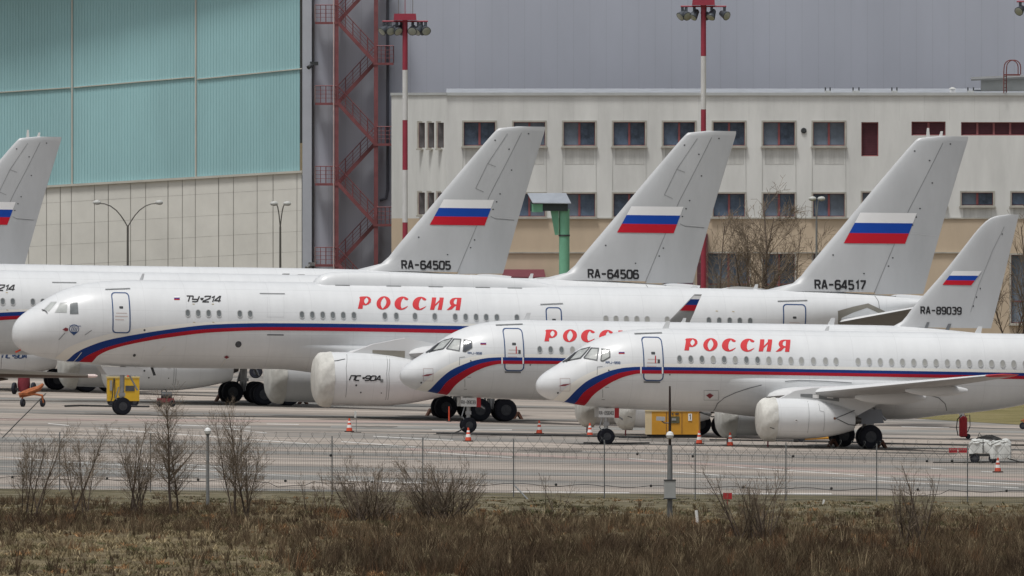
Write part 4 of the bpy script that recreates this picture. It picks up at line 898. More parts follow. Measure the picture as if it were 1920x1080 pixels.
artwork('maker_badge', [[(x - .2, z - .12), (x + .2, z - .12), (x, z - .30)], [(x - .22, z + .13), (x + .32, z + .13), (x + .3, z + .16), (x - .22, z + .16)]] + stroke([(x - .14, z - .1), (x - .08, z + .1)], .03) + stroke([(x - .06, z - .1), (x, z + .1)], .03) + stroke([(x + .03, z - .09), (x + .06, z + .07)], .03) + stroke([(x + .08, z - .14), (x + .14, z + .07)], .03), lambda x, z: f5(x, z, 0.016), M['outline'], TU, grid=(0.1, 0.05))
for pts, mm in (([(117, 618), (123, 614), (128, 616), (128, 620), (123, 621)], 'maroon'), ([(420, 669), (425, 666), (430, 669), (425, 672)], 'maroon')): poly_on('probe_cover', J5, lambda x, z: f5(x, z, 0.03), pts, M[mm], TU)
for pts, mm in (([(110, 637), (122, 624)], 'seam'), ([(159, 628), (172, 619)], 'seam'), ([(297, 664), (311, 648)], 'band'), ([(413, 687), (424, 672)], 'band'), ([(138, 677), (153, 660)], 'band')): line_on('ribbon', J5, lambda x, z: f5(x, z, 0.03), pts, 0.03, TU, M[mm])
x, z = c5(32, 657); MB().prism([(x - .05, z - .12), (x + .2, z), (x + .15, z + .06), (x - .1, z - .05)], -.02, .02).build('warning_streamer', M['conered'], TU, smooth=0)
x, z = c5(286, 694); MB().prism([(x - .1, z + .12), (x + .02, z + .12), (x + .16, z - .24), (x + .04, z - .26)], -.06, .0).build('drain_mast', M['dkmetal'], TU, smooth=0)
# ---------------------------------------------------------------- the two smaller regional jets
K0 = Jet(1003, 723, 1197)
k0 = lambda px, py: K0.loc(px, py, 0.0)
top = [k0(*p) for p in ((1003, 723), (1004.5, 716), (1010, 709), (1022, 698), (1042, 685.5), (1055, 677.5), (1066, 669), (1080, 658), (1093, 648.5), (1117, 636), (1142, 626.7), (1167, 621), (1200, 617.3), (1250, 616), (1400, 618), (1600, 621), (1920, 626), (2010, 630), (2090, 638), (2170, 648))]
bot = [k0(*p) for p in ((1003, 723.5), (1004.5, 730.5), (1010, 738), (1022, 746), (1042, 752), (1058, 755.3), (1075, 758), (1093, 761), (1117, 763), (1158, 766), (1208, 768.5), (1290, 771), (1500, 775), (1700, 779), (1780, 777), (1860, 769), (1950, 752), (2060, 716), (2170, 668))]
FS = Fuse((0, 28.4), ([p[0] for p in top], [p[1] for p in top]), ([p[0] for p in bot], [p[1] for p in bot]),
          [0, 0.05, 0.2, 0.5, 1.0, 1.7, 2.6, 3.6, 4.6, 5.6, 17.5, 21, 24.5, 27, 28.4], [0.02, 0.24, 0.48, 0.76, 1.04, 1.30, 1.52, 1.66, 1.72, 1.74, 1.74, 1.58, 1.10, 0.6, 0.25])
fs = FS.point
SJ = thing('regional_jet', 'nearest white regional jet, RA-89040 on its nose gear, wing and engine at the right', 'airplane', K0.O, rot=K0.rot, group='small white regional jets')
FS.build(SJ, M['skin'])
# fin outline measured on the farther twin
K9 = Jet(748, 710, 1229)
k9 = lambda px, py: K9.loc(px, py, 0.0)
le = [(1672, 613), (1682, 609), (1693, 601), (1709, 580), (1735.6, 549), (1769, 511), (1809, 461), (1831, 433), (1848, 415.5), (1859, 408), (1875, 403.3), (1892, 402)]
te = [(1856, 625), (1898, 455), (1910, 404)]
LE = sorted([k9(*p) for p in le], key=lambda p: p[1]); TE = sorted([k9(*p) for p in te], key=lambda p: p[1])
FNS = Fin(([p[1] for p in LE], [p[0] for p in LE]), ([p[1] for p in TE], [p[0] for p in TE]), 0.09)
ns = FNS.point
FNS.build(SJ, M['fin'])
edge = dict(
 cream=[(1035, 750), (1055, 733), (1080, 713), (1108, 698), (1142, 687), (1175, 682.3), (1200, 681.3), (1317, 682.5), (1640, 688.7)],
 blue=[(1057.5, 753), (1080, 731.7), (1103, 713), (1127, 701.7), (1150, 693.5), (1175, 689), (1200, 687.8), (1317, 689), (1640, 694.5)],
 mid=[(1076, 757), (1093, 737), (1117, 720), (1142, 706.7), (1167, 698), (1200, 693.8), (1317, 695), (1640, 700.3)],
 low=[(1095, 760), (1110, 743), (1130, 727), (1150, 715), (1175, 705), (1200, 700.3), (1317, 701), (1640, 706.3)])
strip_between('cream_stripe', K0, FS, edge['blue'], edge['cream'], M['band'], SJ, 24.5, 0.008)
strip_between('blue_stripe', K0, FS, edge['mid'], edge['blue'], M['blue'], SJ, 24.5, 0.011)
strip_between('red_stripe', K0, FS, edge['low'], edge['mid'], M['red'], SJ, 24.5, 0.014)
zpx = lambda px: 672.9 + (px - 1274) * 0.0152
px0 = [1274, 1295] + [1280 + v / 3 for v in (108, 171, 233, 295, 358, 421, 484, 547, 609, 668, 735, 803, 862, 986, 1049, 1111, 1174, 1236, 1299, 1362, 1425, 1488, 1549, 1612, 1675, 1737, 1800, 1862)] + [1922]
cabin_windows(K0, fs, [(p, zpx(p), 0 if i in (0, 1, 6, 7) else (1 if i > 7 or i in (3, 5) else 0)) for i, p in enumerate(px0)], 0.25, 0.355, SJ, random, 'oval')
d = door(K0, fs, 1200.5, 1243.5, 631.5, 714.5, SJ, 0.05)
line_on('door_sill', K0, lambda x, z: fs(x, z, 0.03), [(1207, 716), (1238, 716.5)], 0.07, SJ, M['dimprint'])
gf = [[(1200.5, 688), (1203, 688), (1203, 700.5), (1200.5, 700.5)], [(1241, 688), (1243.5, 688), (1243.5, 700.5), (1241, 700.5)]]
for q_ in gf: poly_on('outline_gap', K0, lambda x, z: fs(x, z, 0.026), q_, M['flagwhite'], d)
poly_on('blue_stripe', K0, lambda x, z: fs(x, z, 0.024), [(1203, 687.8), (1241, 688.2), (1241, 694.3), (1203, 693.9)], M['blue'], d)
poly_on('red_stripe', K0, lambda x, z: fs(x, z, 0.024), [(1203, 693.9), (1241, 694.3), (1241, 700.8), (1203, 700.3)], M['red'], d)
poly_on('door_handle', K0, lambda x, z: fs(x, z, 0.026), [(1228, 667), (1230, 667), (1230, 681), (1228, 681)], M['signred'], d); poly_on('door_latch', K0, lambda x, z: fs(x, z, 0.026), [(1233, 674), (1237.5, 674), (1237.5, 681), (1233, 681)], M['dkmetal'], d)
flagq(K0, fs, 1160, 1171, 658, 663.5, SJ)
x, z = K0.on(1136, 681.5, fs); lettering('type_lettering', 'RRJ-95B', x, z, 0.085, 0.072, 0.018, fs, M['outline'], SJ, gap=0.28)
x0, z0 = K0.on(1283, 657, fs); x1, _ = K0.on(1487, 660, fs); title(x0, z0, x1, 0.53, fs, SJ)
for pts, m1 in (([(1064, 676.7), (1083, 657.5), (1106, 651.3), (1088, 671.7)], 'glassl'), ([(1094.5, 671.5), (1109, 653), (1122, 653.5), (1119, 675.5)], 'glassl'), ([(1126.5, 676.5), (1128.5, 654.5), (1143, 656.5), (1143.5, 669.5), (1131, 677)], 'glassl')):
    poly_on('cockpit_window', K0, fs, pts, M[m1], SJ); line_on('window_frame', K0, lambda x, z: fs(x, z, 0.02), pts + [pts[0]], 0.045, SJ, M['dkmetal'] if m1 != 'x' else M['seam'])
line_on('wiper', K0, lambda x, z: fs(x, z, 0.05), [(1060, 679), (1070, 670), (1079, 660)], 0.05, SJ, M['dkmetal'])
line_on('wiper', K0, lambda x, z: fs(x, z, 0.05), [(1054, 680), (1061, 676), (1066, 676)], 0.04, SJ, M['dkmetal'])
bx = [(1050, 709.5), (1068.5, 709.5), (1068.5, 733), (1050, 733)]; line_on('sensor_panel', K0, fs, bx + [bx[0]], 0.012, SJ, mat('panel_outline_pink', (.36, .25, .24), .6))
poly_on('probe', K0, lambda x, z: fs(x, z, 0.03), [(1047, 724), (1056, 720.5), (1071, 719), (1060, 723.5)], M['maroon'], SJ)
for px, py, r in ((1046, 736.5, .04), (1141.5, 694.5, .035), (1256, 702.5, .03), (1331, 741, .0)):
    if r: x, z = K0.on(px, py, fs); artwork('sensor_port', [ell(x, z, r, r, n=10)], fs, M['dkmetal'], SJ)
poly_on('static_port', K0, lambda x, z: fs(x, z, 0.02), [(1324, 741), (1331, 737), (1338, 741), (1331, 747)], M['maroon'], SJ)
bx = [(1320, 732), (1347, 732), (1347, 750), (1320, 750)]; line_on('hatch_outline', K0, fs, bx + [bx[0]], 0.012, SJ)
for pts in ([(1120, 688), (1130, 687)], [(1120, 688), (1119.5, 703)], [(1130, 730), (1130, 745)], [(1135, 726.5), (1142, 726)], [(1128, 749), (1134, 749)]): line_on('hatch_line', K0, fs, pts, 0.02, SJ)
blade(K0, 1247, 616, 602, 6, .3, SJ); blade(K0, 1549, 620, 612, 4, .2, SJ)
for px in (1833,): blade(K0, px, 624, 612, 5, .3, SJ)
# belly fairing with its seam
zbs = FS.zb(12)
bs = belly(FS, 7.6, 19.2, 0.34, SJ, 72)
for pts in ([(1338, 770), (1345, 757), (1358, 746), (1380, 736), (1404, 728), (1428, 722)], [(1472, 715), (1500, 713), (1550, 715), (1597, 718)], [(1745, 742), (1760, 746), (1772, 757), (1775, 770)]): line_on('fairing_seam', K0, lambda x, z: bs(x, z, 0.02), pts, 0.035, SJ, M['dimprint'])
zr = zbs + 0.72
for s in (-1, 1):
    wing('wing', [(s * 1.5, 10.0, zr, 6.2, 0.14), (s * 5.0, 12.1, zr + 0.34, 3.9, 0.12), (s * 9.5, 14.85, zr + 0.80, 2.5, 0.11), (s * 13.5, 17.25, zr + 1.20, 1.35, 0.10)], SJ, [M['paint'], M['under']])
    wing('wing_tip', [(s * 13.5, 17.25, zr + 1.20, 1.35, 0.10), (s * 13.95, 17.75, zr + 1.27, 0.9, 0.08), (s * 14.1, 18.25, zr + 1.29, 0.4, 0.08)], SJ, [M['signred'], M['signred']])
    for yy, xx, L, zz, rr in ((5.6, 13.2, 3.2, zr + 0.10, 0.33), (8.6, 14.8, 2.8, zr + 0.46, 0.26)):
        rg = []
        for k in range(13):
            u = k / 12; r = rr * max(0.03, math.sin(math.pi * min(1, u * 0.93 + 0.02)) ** 0.6) * (1.0 if u < .8 else 0.98)
            rg.append([(xx + L * u, s * yy + r * 0.55 * math.cos(2 * math.pi * j / 16), zz + 0.02 * u + r * math.sin(2 * math.pi * j / 16)) for j in range(16)])
        MB().loft(rg).build('flap_fairing', M['paint'], SJ)
ex0, ezc = K0.loc(1426, 784, -4.15)
sprof = [(0, 0.80, 0), (0.2, 0.87, 0), (0.7, 0.905, 0), (1.6, 0.90, 0), (2.6, 0.83, -0.01), (3.4, 0.68, -0.03), (4.2, 0.44, -0.05)]
for s in (-1, 1):
    e, efn = nacelle(K0, sprof, s * 4.15, ezc, ex0, SJ, 0.62)
    pg = [(ex0 + 0.8, ezc + 0.86), (ex0 + 1.5, ezc + 1.22), (ex0 + 2.4, ezc + 1.38), (ex0 + 5.2, ezc + 1.42), (ex0 + 6.6, zr + .16), (ex0 + 5.4, ezc + 0.75), (ex0 + 4.2, ezc + 0.10), (ex0 + 3.4, ezc + 0.4)]
    p_ = MB().prism(pg, s * 4.15 - 0.17, s * 4.15 + 0.17).build('pylon', M['paint'], SJ, smooth=0)
    if s < 0:
        MB().prism([(ex0 + 1.75, ezc + 0.98), (ex0 + 3.5, ezc + 0.78), (ex0 + 3.5, ezc + 1.10), (ex0 + 1.75, ezc + 1.10)], -4.15 - 0.185, -4.15 - 0.16).build('louvre', M['seam'], p_, smooth=0)
        for a in (2.3, 2.95): MB().prism([(ex0 + a, ezc + 0.93), (ex0 + a + .28, ezc + 0.91), (ex0 + a + .28, ezc + 1.08), (ex0 + a, ezc + 1.08)], -4.15 - 0.19, -4.15 - 0.16).build('placard', M['white'], p_, smooth=0)
        for pts in ([(1514, 752), (1517, 785), (1514, 812)], [(1535, 757), (1537, 770), (1545, 772), (1544, 808)]): line_on('cowl_seam', K0, efn, pts, 0.014, e)
        for pts in ([(1567, 784), (1607, 767)], [(1567, 784), (1591, 796), (1606, 798)], [(1559, 756), (1585, 760), (1607, 763)], [(1445, 767), (1457, 763)], [(1443, 801), (1452, 804)]): line_on('tie_cord', K0, lambda x, z: efn(x, z, 0.03), pts, 0.03, e, M['dkmetal'])
        x, z = K0.on(1565, 784.5, efn); artwork('cord_anchor', [ell(x, z, .06, .06, n=10)], lambda x, z: efn(x, z, .03), M['chock'], e)
        x, z = K0.on(1493, 788, efn); artwork('warning_mark', [ell(x, z, .075, .07, n=12)], efn, M['flagwhite'], e); artwork('warning_mark', [rrect(x - .04, x + .05, z - .015, z + .02, .01)], lambda x, z: efn(x, z, .02), M['black'], e)
    mb = MB(); xx = ex0 + 0.35; mb.tube((xx, s * 4.15, ezc - 0.85), (xx, s * 4.15, ezc - 1.28), 0.035, n=6); mb.build('cover_strap', M['maroon'], e)
for s in (-1, 1):
    x_, z_ = K9.loc(1800, 650, -0.8)
    wing('tailplane', [(s * 0.4, 24.2, 3.85, 3.2, 0.10), (s * 5.0, 27.0, 4.35, 1.3, 0.09)], SJ, [M['paint'], M['under']])
line_on('rudder_seam', K9, ns, [(1820, 585), (1835, 535), (1861, 470), (1883, 425)], 0.014, SJ)
for px, py in ((1879, 439), (1838, 541), (1831, 557), (1825, 574)): x, z = K9.on(px, py, ns); artwork('fin_fitting', [ell(x, z, .03, .045, n=8)], ns, M['dkmetal'], SJ)
x, z = K9.on(1727, 588, ns); REGS = (x, z)
flag('flag', K9, ns, ((1787, 508), (1841, 508), (1821, 535), (1767, 534)), SJ, 0)
for q_ in ([(1732, 618), (1738, 604), (1743, 604), (1738, 618)], [(1771, 621), (1778, 607), (1784, 607), (1779, 621)]): poly_on('fin_root_strip', K9, lambda x, z: ns(x, z, .02), q_, M['dimprint'], SJ)
# gear
wn = wheel_mesh('wheel', 0.355, 0.20); wm = wheel_mesh('wheel', 0.535, 0.36)
gx, _ = K0.loc(1136, 828, 0)
ng = gear_leg(SJ, 'nose_gear', gx, 0, FS.zb(gx) + 0.1, 0.07, 0.36)
for s in (-1, 1): link('wheel', wn, ng, (gx, s * 0.2, 0.355))
zt_ = FS.zb(gx)
MB().box((gx - 0.08, -0.42, zt_ - 0.22), (0.72, 0.03, 0.40)).build('gear_door', M['white'], ng, smooth=0)
MB().box((gx + 0.38, -0.42, zt_ - 0.22), (0.20, 0.035, 0.44)).build('lock_flag', M['signred'], ng, smooth=0)
MB().box((gx - 0.08, 0.42, zt_ - 0.22), (0.72, 0.03, 0.40)).build('gear_door', M['white'], ng, smooth=0)
mx, _ = K0.loc(1629, 830, -2.75)
for s in (-1, 1):
    g = gear_leg(SJ, 'main_gear', mx, s * 2.75, 2.2, 0.11, 0.52)
    for dy in (-0.3, 0.3): link('wheel', wm, g, (mx, s * 2.75 + dy, 0.535))
    MB().prism([(mx - 0.55, 1.75), (mx + 0.5, 1.75), (mx + 0.62, 1.15), (mx - 0.5, 1.08)], s * 2.95 - .03, s * 2.95 + .03).build('gear_door', mat('gear_door_bluegrey', (.30, .325, .37), .5), g, smooth=0)
S9 = copy_tree(SJ)
S9.location = K9.O; S9.rotation_euler = K9.rot
S9['label'] = 'white regional jet, RA-89039 on its fin, between the nearest jet and the large one'
for root, reg in ((SJ, 'RA-89040'), (S9, 'RA-89039')):
    lettering('registration', reg, REGS[0], REGS[1], 0.30, 0.168, 0.064, ns, M['black'], root, gap=0.45)
    lettering('gear_door_number', reg, gx - 0.42, zt_ - 0.30, 0.15, 0.062, 0.017, lambda x, z: Vector((x, -0.445, z)), M['black'], root, gap=0.35)
dark = [o for o in S9.children if o.name.startswith('cockpit_window')][-1]; dark.data = dark.data.copy(); dark.data.materials[0] = M['glassd']
# ---------------------------------------------------------------- wing of a further aircraft reaching in from the left edge
wt = thing('aircraft_wing', 'dark slender wing reaching in from the left edge with a pale tip', 'wing', gat(-120, 1252))
wo_ = wt.location
P = lambda px, py, d: at(px, py, d) - wo_
dkw = mat('wing_dark_brown', (0.075, 0.062, 0.045), 0.5, var=0.2, scale=1.0)
mb = MB(); rings = []
for px, yt, yb, ch in ((-420, 664, 722, 3.2), (-200, 678, 716, 2.6), (0, 691, 708.5, 2.0), (165, 702, 708.5, 1.3)):
    a, b = P(px, yt, 1252), P(px, yb, 1252); c = (a + b) / 2; h = (a - b).length / 2
    rings.append([(c.x, c.y + ch * (0.5 - u), c.z + sgn * h * (1 - (2 * u - 1) ** 2) ** 0.5 * (1 if sgn > 0 else 1)) for u, sgn in [(k / 8, 1) for k in range(9)] + [(k / 8, -1) for k in range(7, 0, -1)]])
mb.loft(rings).build('wing_panel', dkw, wt)
a = P(174, 705, 1252); MB().lathe([(-0.24, 0.085), (0.1, 0.08), (0.22, 0.03)], a, 'x', 12).build('tip_light', mat('tip_light_pink', (0.8, 0.66, 0.62), 0.3), wt)
a = P(5, 711, 1252); MB().lathe([(-1.6, 0.12), (-0.2, 0.1), (0.25, 0.03)], a, 'x', 10).build('flap_fairing', dkw, wt)
mb = MB(); c = P(-420, 690, 1252); mb.lathe([(-9, .4), (-6, 1.1), (0, 1.25), (6, 1.1), (9, .3)], (c.x - 1.2, c.y, c.z + .4), 'y', 24); mb.build('fuselage', M['paint'], wt)
for dy in (-4.5, 2.5):
    mb = MB(); zt2 = c.z - .3; mb.tube((c.x - 1.2, c.y + dy, zt2), (c.x - 1.2, c.y + dy, 0.3 + gz(wo_.x + c.x, wo_.y + dy) - wo_.z), .09, n=8); mb.lathe([(-.12, .2), (-.12, .38), (.12, .38), (.12, .2)], (c.x - 1.2, c.y + dy, 0.38 + gz(wo_.x + c.x, wo_.y + dy) - wo_.z), 'x', 16); mb.build('landing_gear', M['dkmetal'], wt)
# ================================================================ masts and lamps behind the jets
mastred = mat('mast_red', (0.30, 0.030, 0.055), 0.5, var=0.12, scale=2); mastwhite = mat('mast_white', (0.62, 0.62, 0.61), 0.5, var=0.08, scale=2)
def mast(px, d, bands, label, lamps, antennas=True, ytop=28):
    base = gat(px, d); t = thing('floodlight_mast', label, 'mast', base, group='red and white floodlight masts'); k = d / FP
    zz = lambda py: at(px, py, d).z - base.z
    for (y0, y1, m) in bands:
        MB().tube((0, 0, max(0, zz(y1))), (0, 0, zz(y0)), 0.150, 0.146, 14).build('band', m, t)
    zt = zz(ytop)
    MB().box((0, 0, zt - 0.02), (1.25, 0.9, 0.36), taper=0.95).build('head_platform', mastred, t, smooth=0)
    mb = MB(); mb.tube((-1.25, -0.1, zt - 0.26), (1.25, -0.1, zt - 0.26), 0.05, n=6); mb.tube((-1.2, 0.4, zt - 0.26), (1.2, 0.4, zt - 0.26), 0.05, n=6)
    for x in (-0.6, 0.6): mb.tube((x, -0.1, zt - 0.26), (x, 0.4, zt - 0.26), 0.04, n=6)
    mb.build('crossarm', mastred, t)
    for (x, y, yaw, tilt) in lamps:
        fl = MB(); dv = Vector((math.sin(yaw) * math.cos(tilt), -math.cos(yaw) * math.cos(tilt), -math.sin(tilt)))
        c = Vector((x, y - 0.1, zt - 0.72)); fl.path([c - dv * 0.34, c - dv * 0.28, c - dv * 0.1, c + dv * 0.14, c + dv * 0.2], [0.10, 0.15, 0.19, 0.25, 0.26], 16, 0, True)
        fl.box((x, y - 0.05, zt - 0.45), (0.16, 0.14, 0.36), 0); fl.tube(c + dv * 0.15 + Vector((0, 0, .05)), (x, y - .1, zt - .3), .03, n=5)
        f = fl.build('floodlight', mat('floodlight_housing', (0.075, 0.085, 0.10), 0.5, 0.4, var=0.3), t)
        fb = MB(); fb.path([c + dv * 0.205, c + dv * 0.215], [0.225, 0.21], 16); fb.build('lens', mat('floodlight_lens', (0.34, 0.36, 0.31), 0.12, var=0.25), f)
    if antennas:
        for x in (-0.36, 0.0, 0.42):
            mb = MB(); mb.tube((x, 0, zt + 0.15), (x, 0, zt + 1.15), 0.02, n=5)
            if x: mb.lathe([(0, 0.08), (0.06, 0.13), (0.1, 0.12)], (x, 0, zt + 1.0), 'z', 8)
            mb.build('aerial', M['galv'] if x else mastred, t)
    return t
L1 = [(-1.15, 0, -0.9, 0.6), (-0.82, 0, 0.25, 0.5), (-0.45, 0, 0.6, 0.6), (0.12 + .3, 0, -0.2, 0.5), (0.72, 0, -0.7, 0.7), (1.12, 0, 0.25, 0.45), (-0.2, .5, 2.6, .5), (0.9, .5, 2.4, .5)]
mast(759.5, 1480, ((30, 131, mastred), (131, 225, mastwhite), (225, 318.5, mastred), (318.5, 417, mastwhite), (417, 640, mastred)), 'floodlight mast in red and white bands beside the escape stair', L1, True, 31)
mast(1319, 1480, ((5, 105, mastred), (105, 205, mastwhite), (205, 305, mastred), (305, 400, mastwhite), (400, 640, mastred)), 'floodlight mast in red and white bands behind the fin of RA-64506', [(-1.15, 0, -.9, .6), (-0.95, 0, 0.5, 0.5), (-0.5, 0, -.8, .8), (0.45, 0, -.6, .9), (1.15, 0, .75, .35), (0.1, .5, 2.6, .5)], True, 3)
mast(1949, 1480, ((-10, 95, mastred), (95, 195, mastwhite), (195, 640, mastred)), 'floodlight mast cut off by the right edge, only one lamp showing', [(-1.05, 0, -0.5, 0.45), (-.6, 0, .5, .5), (1.0, 0, .5, .5)], False, -6)
def street_lamp(px, d, ytop, spread, label, pale=False):
    b = gat(px, d); t = thing('street_lamp', label, 'street lamp', b, group='lamps on the hangar forecourt'); z = at(px, ytop, d).z - b.z; k = d / FP
    m = M['galv'] if pale else mat('lamp_post_grey', (0.105, 0.10, 0.09), 0.5, 0.3, var=0.2)
    MB().path([(0, 0, 0), (0, 0, z - 1.35)], [0.085, 0.06], 10).build('post', m, t)
    for s in (-1, 1):
        w = spread[0 if s < 0 else 1] * k
        pts = [(s * w * u, 0, z - 1.45 + 1.35 * (1 - (1 - u) ** 2.4)) for u in (0, .04, .12, .25, .4, .6, .8, .97)]
        MB().path(pts, 0.038, 6).build('arm', m, t)
        h = MB(); h.lathe([(-0.22, 0.03), (-0.16, 0.10), (0, 0.14), (0.14, 0.12), (0.22, 0.05)], (s * (w + 0.12), 0, z - 0.05), 'x', 12, 0); hd = h.build('lamp_head', mat('lamp_head_pale', (0.46, 0.47, 0.45), 0.5), t)
        MB().box((s * (w + 0.12), 0, z - 0.13), (0.32, 0.2, 0.06)).build('diffuser', mat('lamp_diffuser', (0.16, 0.15, 0.13), 0.3), hd, smooth=0)
    return t
street_lamp(239.5, 1540, 378, (54, 55), 'twin-armed street lamp in front of the beige plinth panels')
street_lamp(525.5, 1540, 380, (8, 9), 'street lamp with close-set heads beside the grey hangar corner')
street_lamp(1531, 1560, 371, (4, 5), 'pale slender street lamp in front of the office windows', True)
# green sheltered column
t = thing('sheltered_column', 'green pipe column with a bracket under a small sheet metal roof', 'column', gat(1058, 1500)); k = 1500 / FP; z_ = lambda py: at(1058, py, 1500).z - t.location.z
gm = mat('column_green', (0.17, 0.42, 0.28), 0.55, var=0.16, scale=1.5, stretch=(1, 1, 0.4))
MB().tube((0, 0, 0), (0, 0, z_(392)), 0.29, 0.29, 20).build('pipe', gm, t); MB().lathe([(z_(443), .32), (z_(440), .32)], ax='z', n=20).build('clamp', M['dkmetal'], t)
MB().prism([(-0.3, z_(440)), (-0.52, z_(441)), (-0.78, z_(392)), (-0.3, z_(390))], -.2, .2).build('bracket', gm, t, smooth=0)
MB().box((-0.85, 0, z_(387)), (2.1, 0.9, 0.5)).build('machinery_box', mat('machinery_dark', (0.035, 0.05, 0.055), 0.5, var=0.4), t, smooth=0)
MB().box((-1.5, -0.2, z_(390)), (0.6, 0.6, 0.45)).build('motor', gm, t, smooth=0)
MB().add([(-2.05, .5, z_(363)), (0.1, .5, z_(363)), (0.38, -.75, z_(382)), (-1.75, -.75, z_(381)), (-2.05, .5, z_(362)), (0.1, .5, z_(362)), (0.38, -.75, z_(380.5)), (-1.75, -.75, z_(379.5))], [(0, 1, 2, 3), (7, 6, 5, 4), (0, 4, 5, 1), (1, 5, 6, 2), (2, 6, 7, 3), (3, 7, 4, 0)]).build('roof', mat('shelter_roof', (0.36, 0.39, 0.43), 0.45, 0.3, var=0.15), t, smooth=0)
# ================================================================ ground equipment
def lwheel(r, w): return wheel_mesh('wheel', r, w)
# yellow power unit behind the nose gear
b = gpt(231, 762); t = thing('power_unit', 'yellow ground power unit behind the nose wheel of the nearest large jet', 'power unit', b + Vector((0, 0.6, 0)), rz=0.05)
MB().box((0, 0.5, 0.80), (1.55, 1.0, 1.10)).build('cabinet', M['yellow'], t, smooth=0); MB().box((0, 0.5, 1.385), (1.6, 1.05, 0.07)).build('lid', mat('unit_lid', (0.55, 0.42, 0.15), .5), t, smooth=0)
for x in (-0.42, 0.02): MB().box((x, -0.01, 0.85), (0.03, 0.02, 0.9)).build('door_seam', M['dkmetal'], t, smooth=0)
MB().box((0.32, -0.015, 0.86), (0.44, 0.02, 0.26)).build('placard', M['hub'], t, smooth=0); MB().lathe([(0, .07), (.08, .07), (.13, .02)], (0.25, 0.2, 1.42), 'z', 12).build('beacon', M['conered'], t)
MB().box((-0.6, -0.02, 1.0), (0.12, 0.05, 0.5)).build('gauge_strip', M['metal'], t, smooth=0)
w_ = lwheel(.2, .12)
for x in (-.55, .55): link('wheel', w_, t, (x, 0.1, .2)); link('wheel', w_, t, (x, .95, .2))
MB().path([(-0.45, -0.05, 1.35), (-0.5, -0.2, 0.9), (-0.55, -0.15, 0.4), (-0.7, -0.2, 0.03), (-2.6, -.6, 0.03), (-3.0, -.5, 0.03)], 0.03, 6).build('cable', M['rubber'], t)
# orange cabinet with figure 1
b = gpt(1261, 823); t = thing('ground_cabinet', 'orange ground power cabinet numbered 1 under the nearest jet', 'power unit', b, rz=-0.06)
MB().box((0.12, 0.7, 0.72), (2.12, 1.3, 1.04)).build('cabinet', M['orange'], t, smooth=0); MB().box((-1.09, 0.7, 0.72), (0.3, 1.3, 1.04)).build('end_panel', mat('cream_end', (.62, .50, .31), .6), t, smooth=0)
MB().box((0.0, 0.7, 1.27), (2.5, 1.36, 0.06)).build('lid', mat('unit_lid2', (0.60, 0.50, 0.30), .5), t, smooth=0); MB().box((0, 0.7, 0.12), (2.3, 1.1, 0.16)).build('base', M['rubber'], t, smooth=0)
for x in (-0.28, 0.42): MB().box((x, 0.04, 0.72), (0.02, 0.02, 0.98)).build('door_seam', M['chock'], t, smooth=0)
cpn = MB().box((0.10, 0.035, 0.86), (0.42, 0.03, 0.30)).build('control_panel', mat('panel_olive', (.10, .095, .05), .5), t, smooth=0); MB().box((0.06, 0.012, 0.88), (0.2, 0.02, 0.1)).build('display', M['metal'], cpn, smooth=0)
for x in (0.0, 0.16, 0.24): MB().lathe([(-.02, .04), (.02, .04)], (x, 0.04, 1.13), 'y', 10).build('knob', M['dkmetal'], t)
npl = MB().box((0.79, 0.035, 0.98), (0.17, 0.02, 0.32)).build('number_plate', M['white'], t, smooth=0); lettering('digit', '1', 0.75, 0.88, 0.22, 0.10, 0.035, lambda x, z: Vector((x, 0.018, z)), M['black'], npl)
cb = MB(); 
for q_ in range(4): cb.path([(-1.2 - .2 * k + .05 * q_, -0.35 + 0.3 * math.sin(k * 1.1 + q_), 0.04 + 0.02 * q_) for k in range(7)], 0.03, 5)
cb.build('cable_heap', M['rubber'], t); MB().path([(1.2, .2, 1.2), (1.8, .3, 1.0), (2.4, .5, 1.1), (3.0, .8, 1.5)], .03, 6).build('cable', M['rubber'], t)
# traffic cones
cones = ((655, 810, 'cone alone on the apron left of the engine'), (1011, 814, 'cone between the two regional jet noses, beyond the cable'), (878, 828, 'cone in front of the nose wheel of RA-89039'), (1106, 819, 'cone just left of the nose wheel of RA-89040'), (1311, 833, 'cone at the right end of the orange cabinet'), (1369, 837, 'cone left of the nearest engine'), (1871, 886, 'cone at the far right in front of the covered cart'))
cm = MB(); 
for a, b_, m_i in ((0.05, .20, 0), (.20, .33, 1), (.33, .42, 0), (.42, .50, 1), (.50, .62, 0)):
    f = lambda z: 0.155 - 0.2 * z; cm.lathe([(a, f(a)), (b_, f(b_))], ax='z', n=18, mi=m_i)
cmesh = cm.mesh('cone_body', [M['conered'], M['white']]); cbase = MB().box((0, 0, 0.025), (0.44, 0.44, 0.05)).mesh('base', mat('cone_base', (.05, .025, .02), .8))
for px, py, lb in cones:
    t = thing('traffic_cone', 'orange and white striped ' + lb, 'traffic cone', gpt(px, py), group='traffic cones on the apron'); link('cone_body', cmesh, t); link('base', cbase, t)
# red marker stake, pink flags on stands
t = thing('marker_stake', 'thin red marker stake by the bogie of the nearest large jet', 'stake', gpt(842, 791)); MB().tube((0, 0, 0), (0, 0, .72), .035, .03, 8).build('stake', M['conered'], t); MB().lathe([(0, .12), (.04, .1)], ax='z', n=12).build('foot', M['rubber'], t)
t = thing('sign_stand', 'small pale sign on a thin stand beside the lone cone', 'sign', gpt(668, 811)); MB().tube((0, 0, 0), (0, 0, .75), .015, n=6).build('post', M['galv'], t); MB().box((-.04, 0, .82), (.1, .02, .3)).build('board', M['tarp'], t, smooth=0); MB().box((0, 0, .015), (.45, .3, .03)).build('foot', M['rubber'], t, smooth=0)
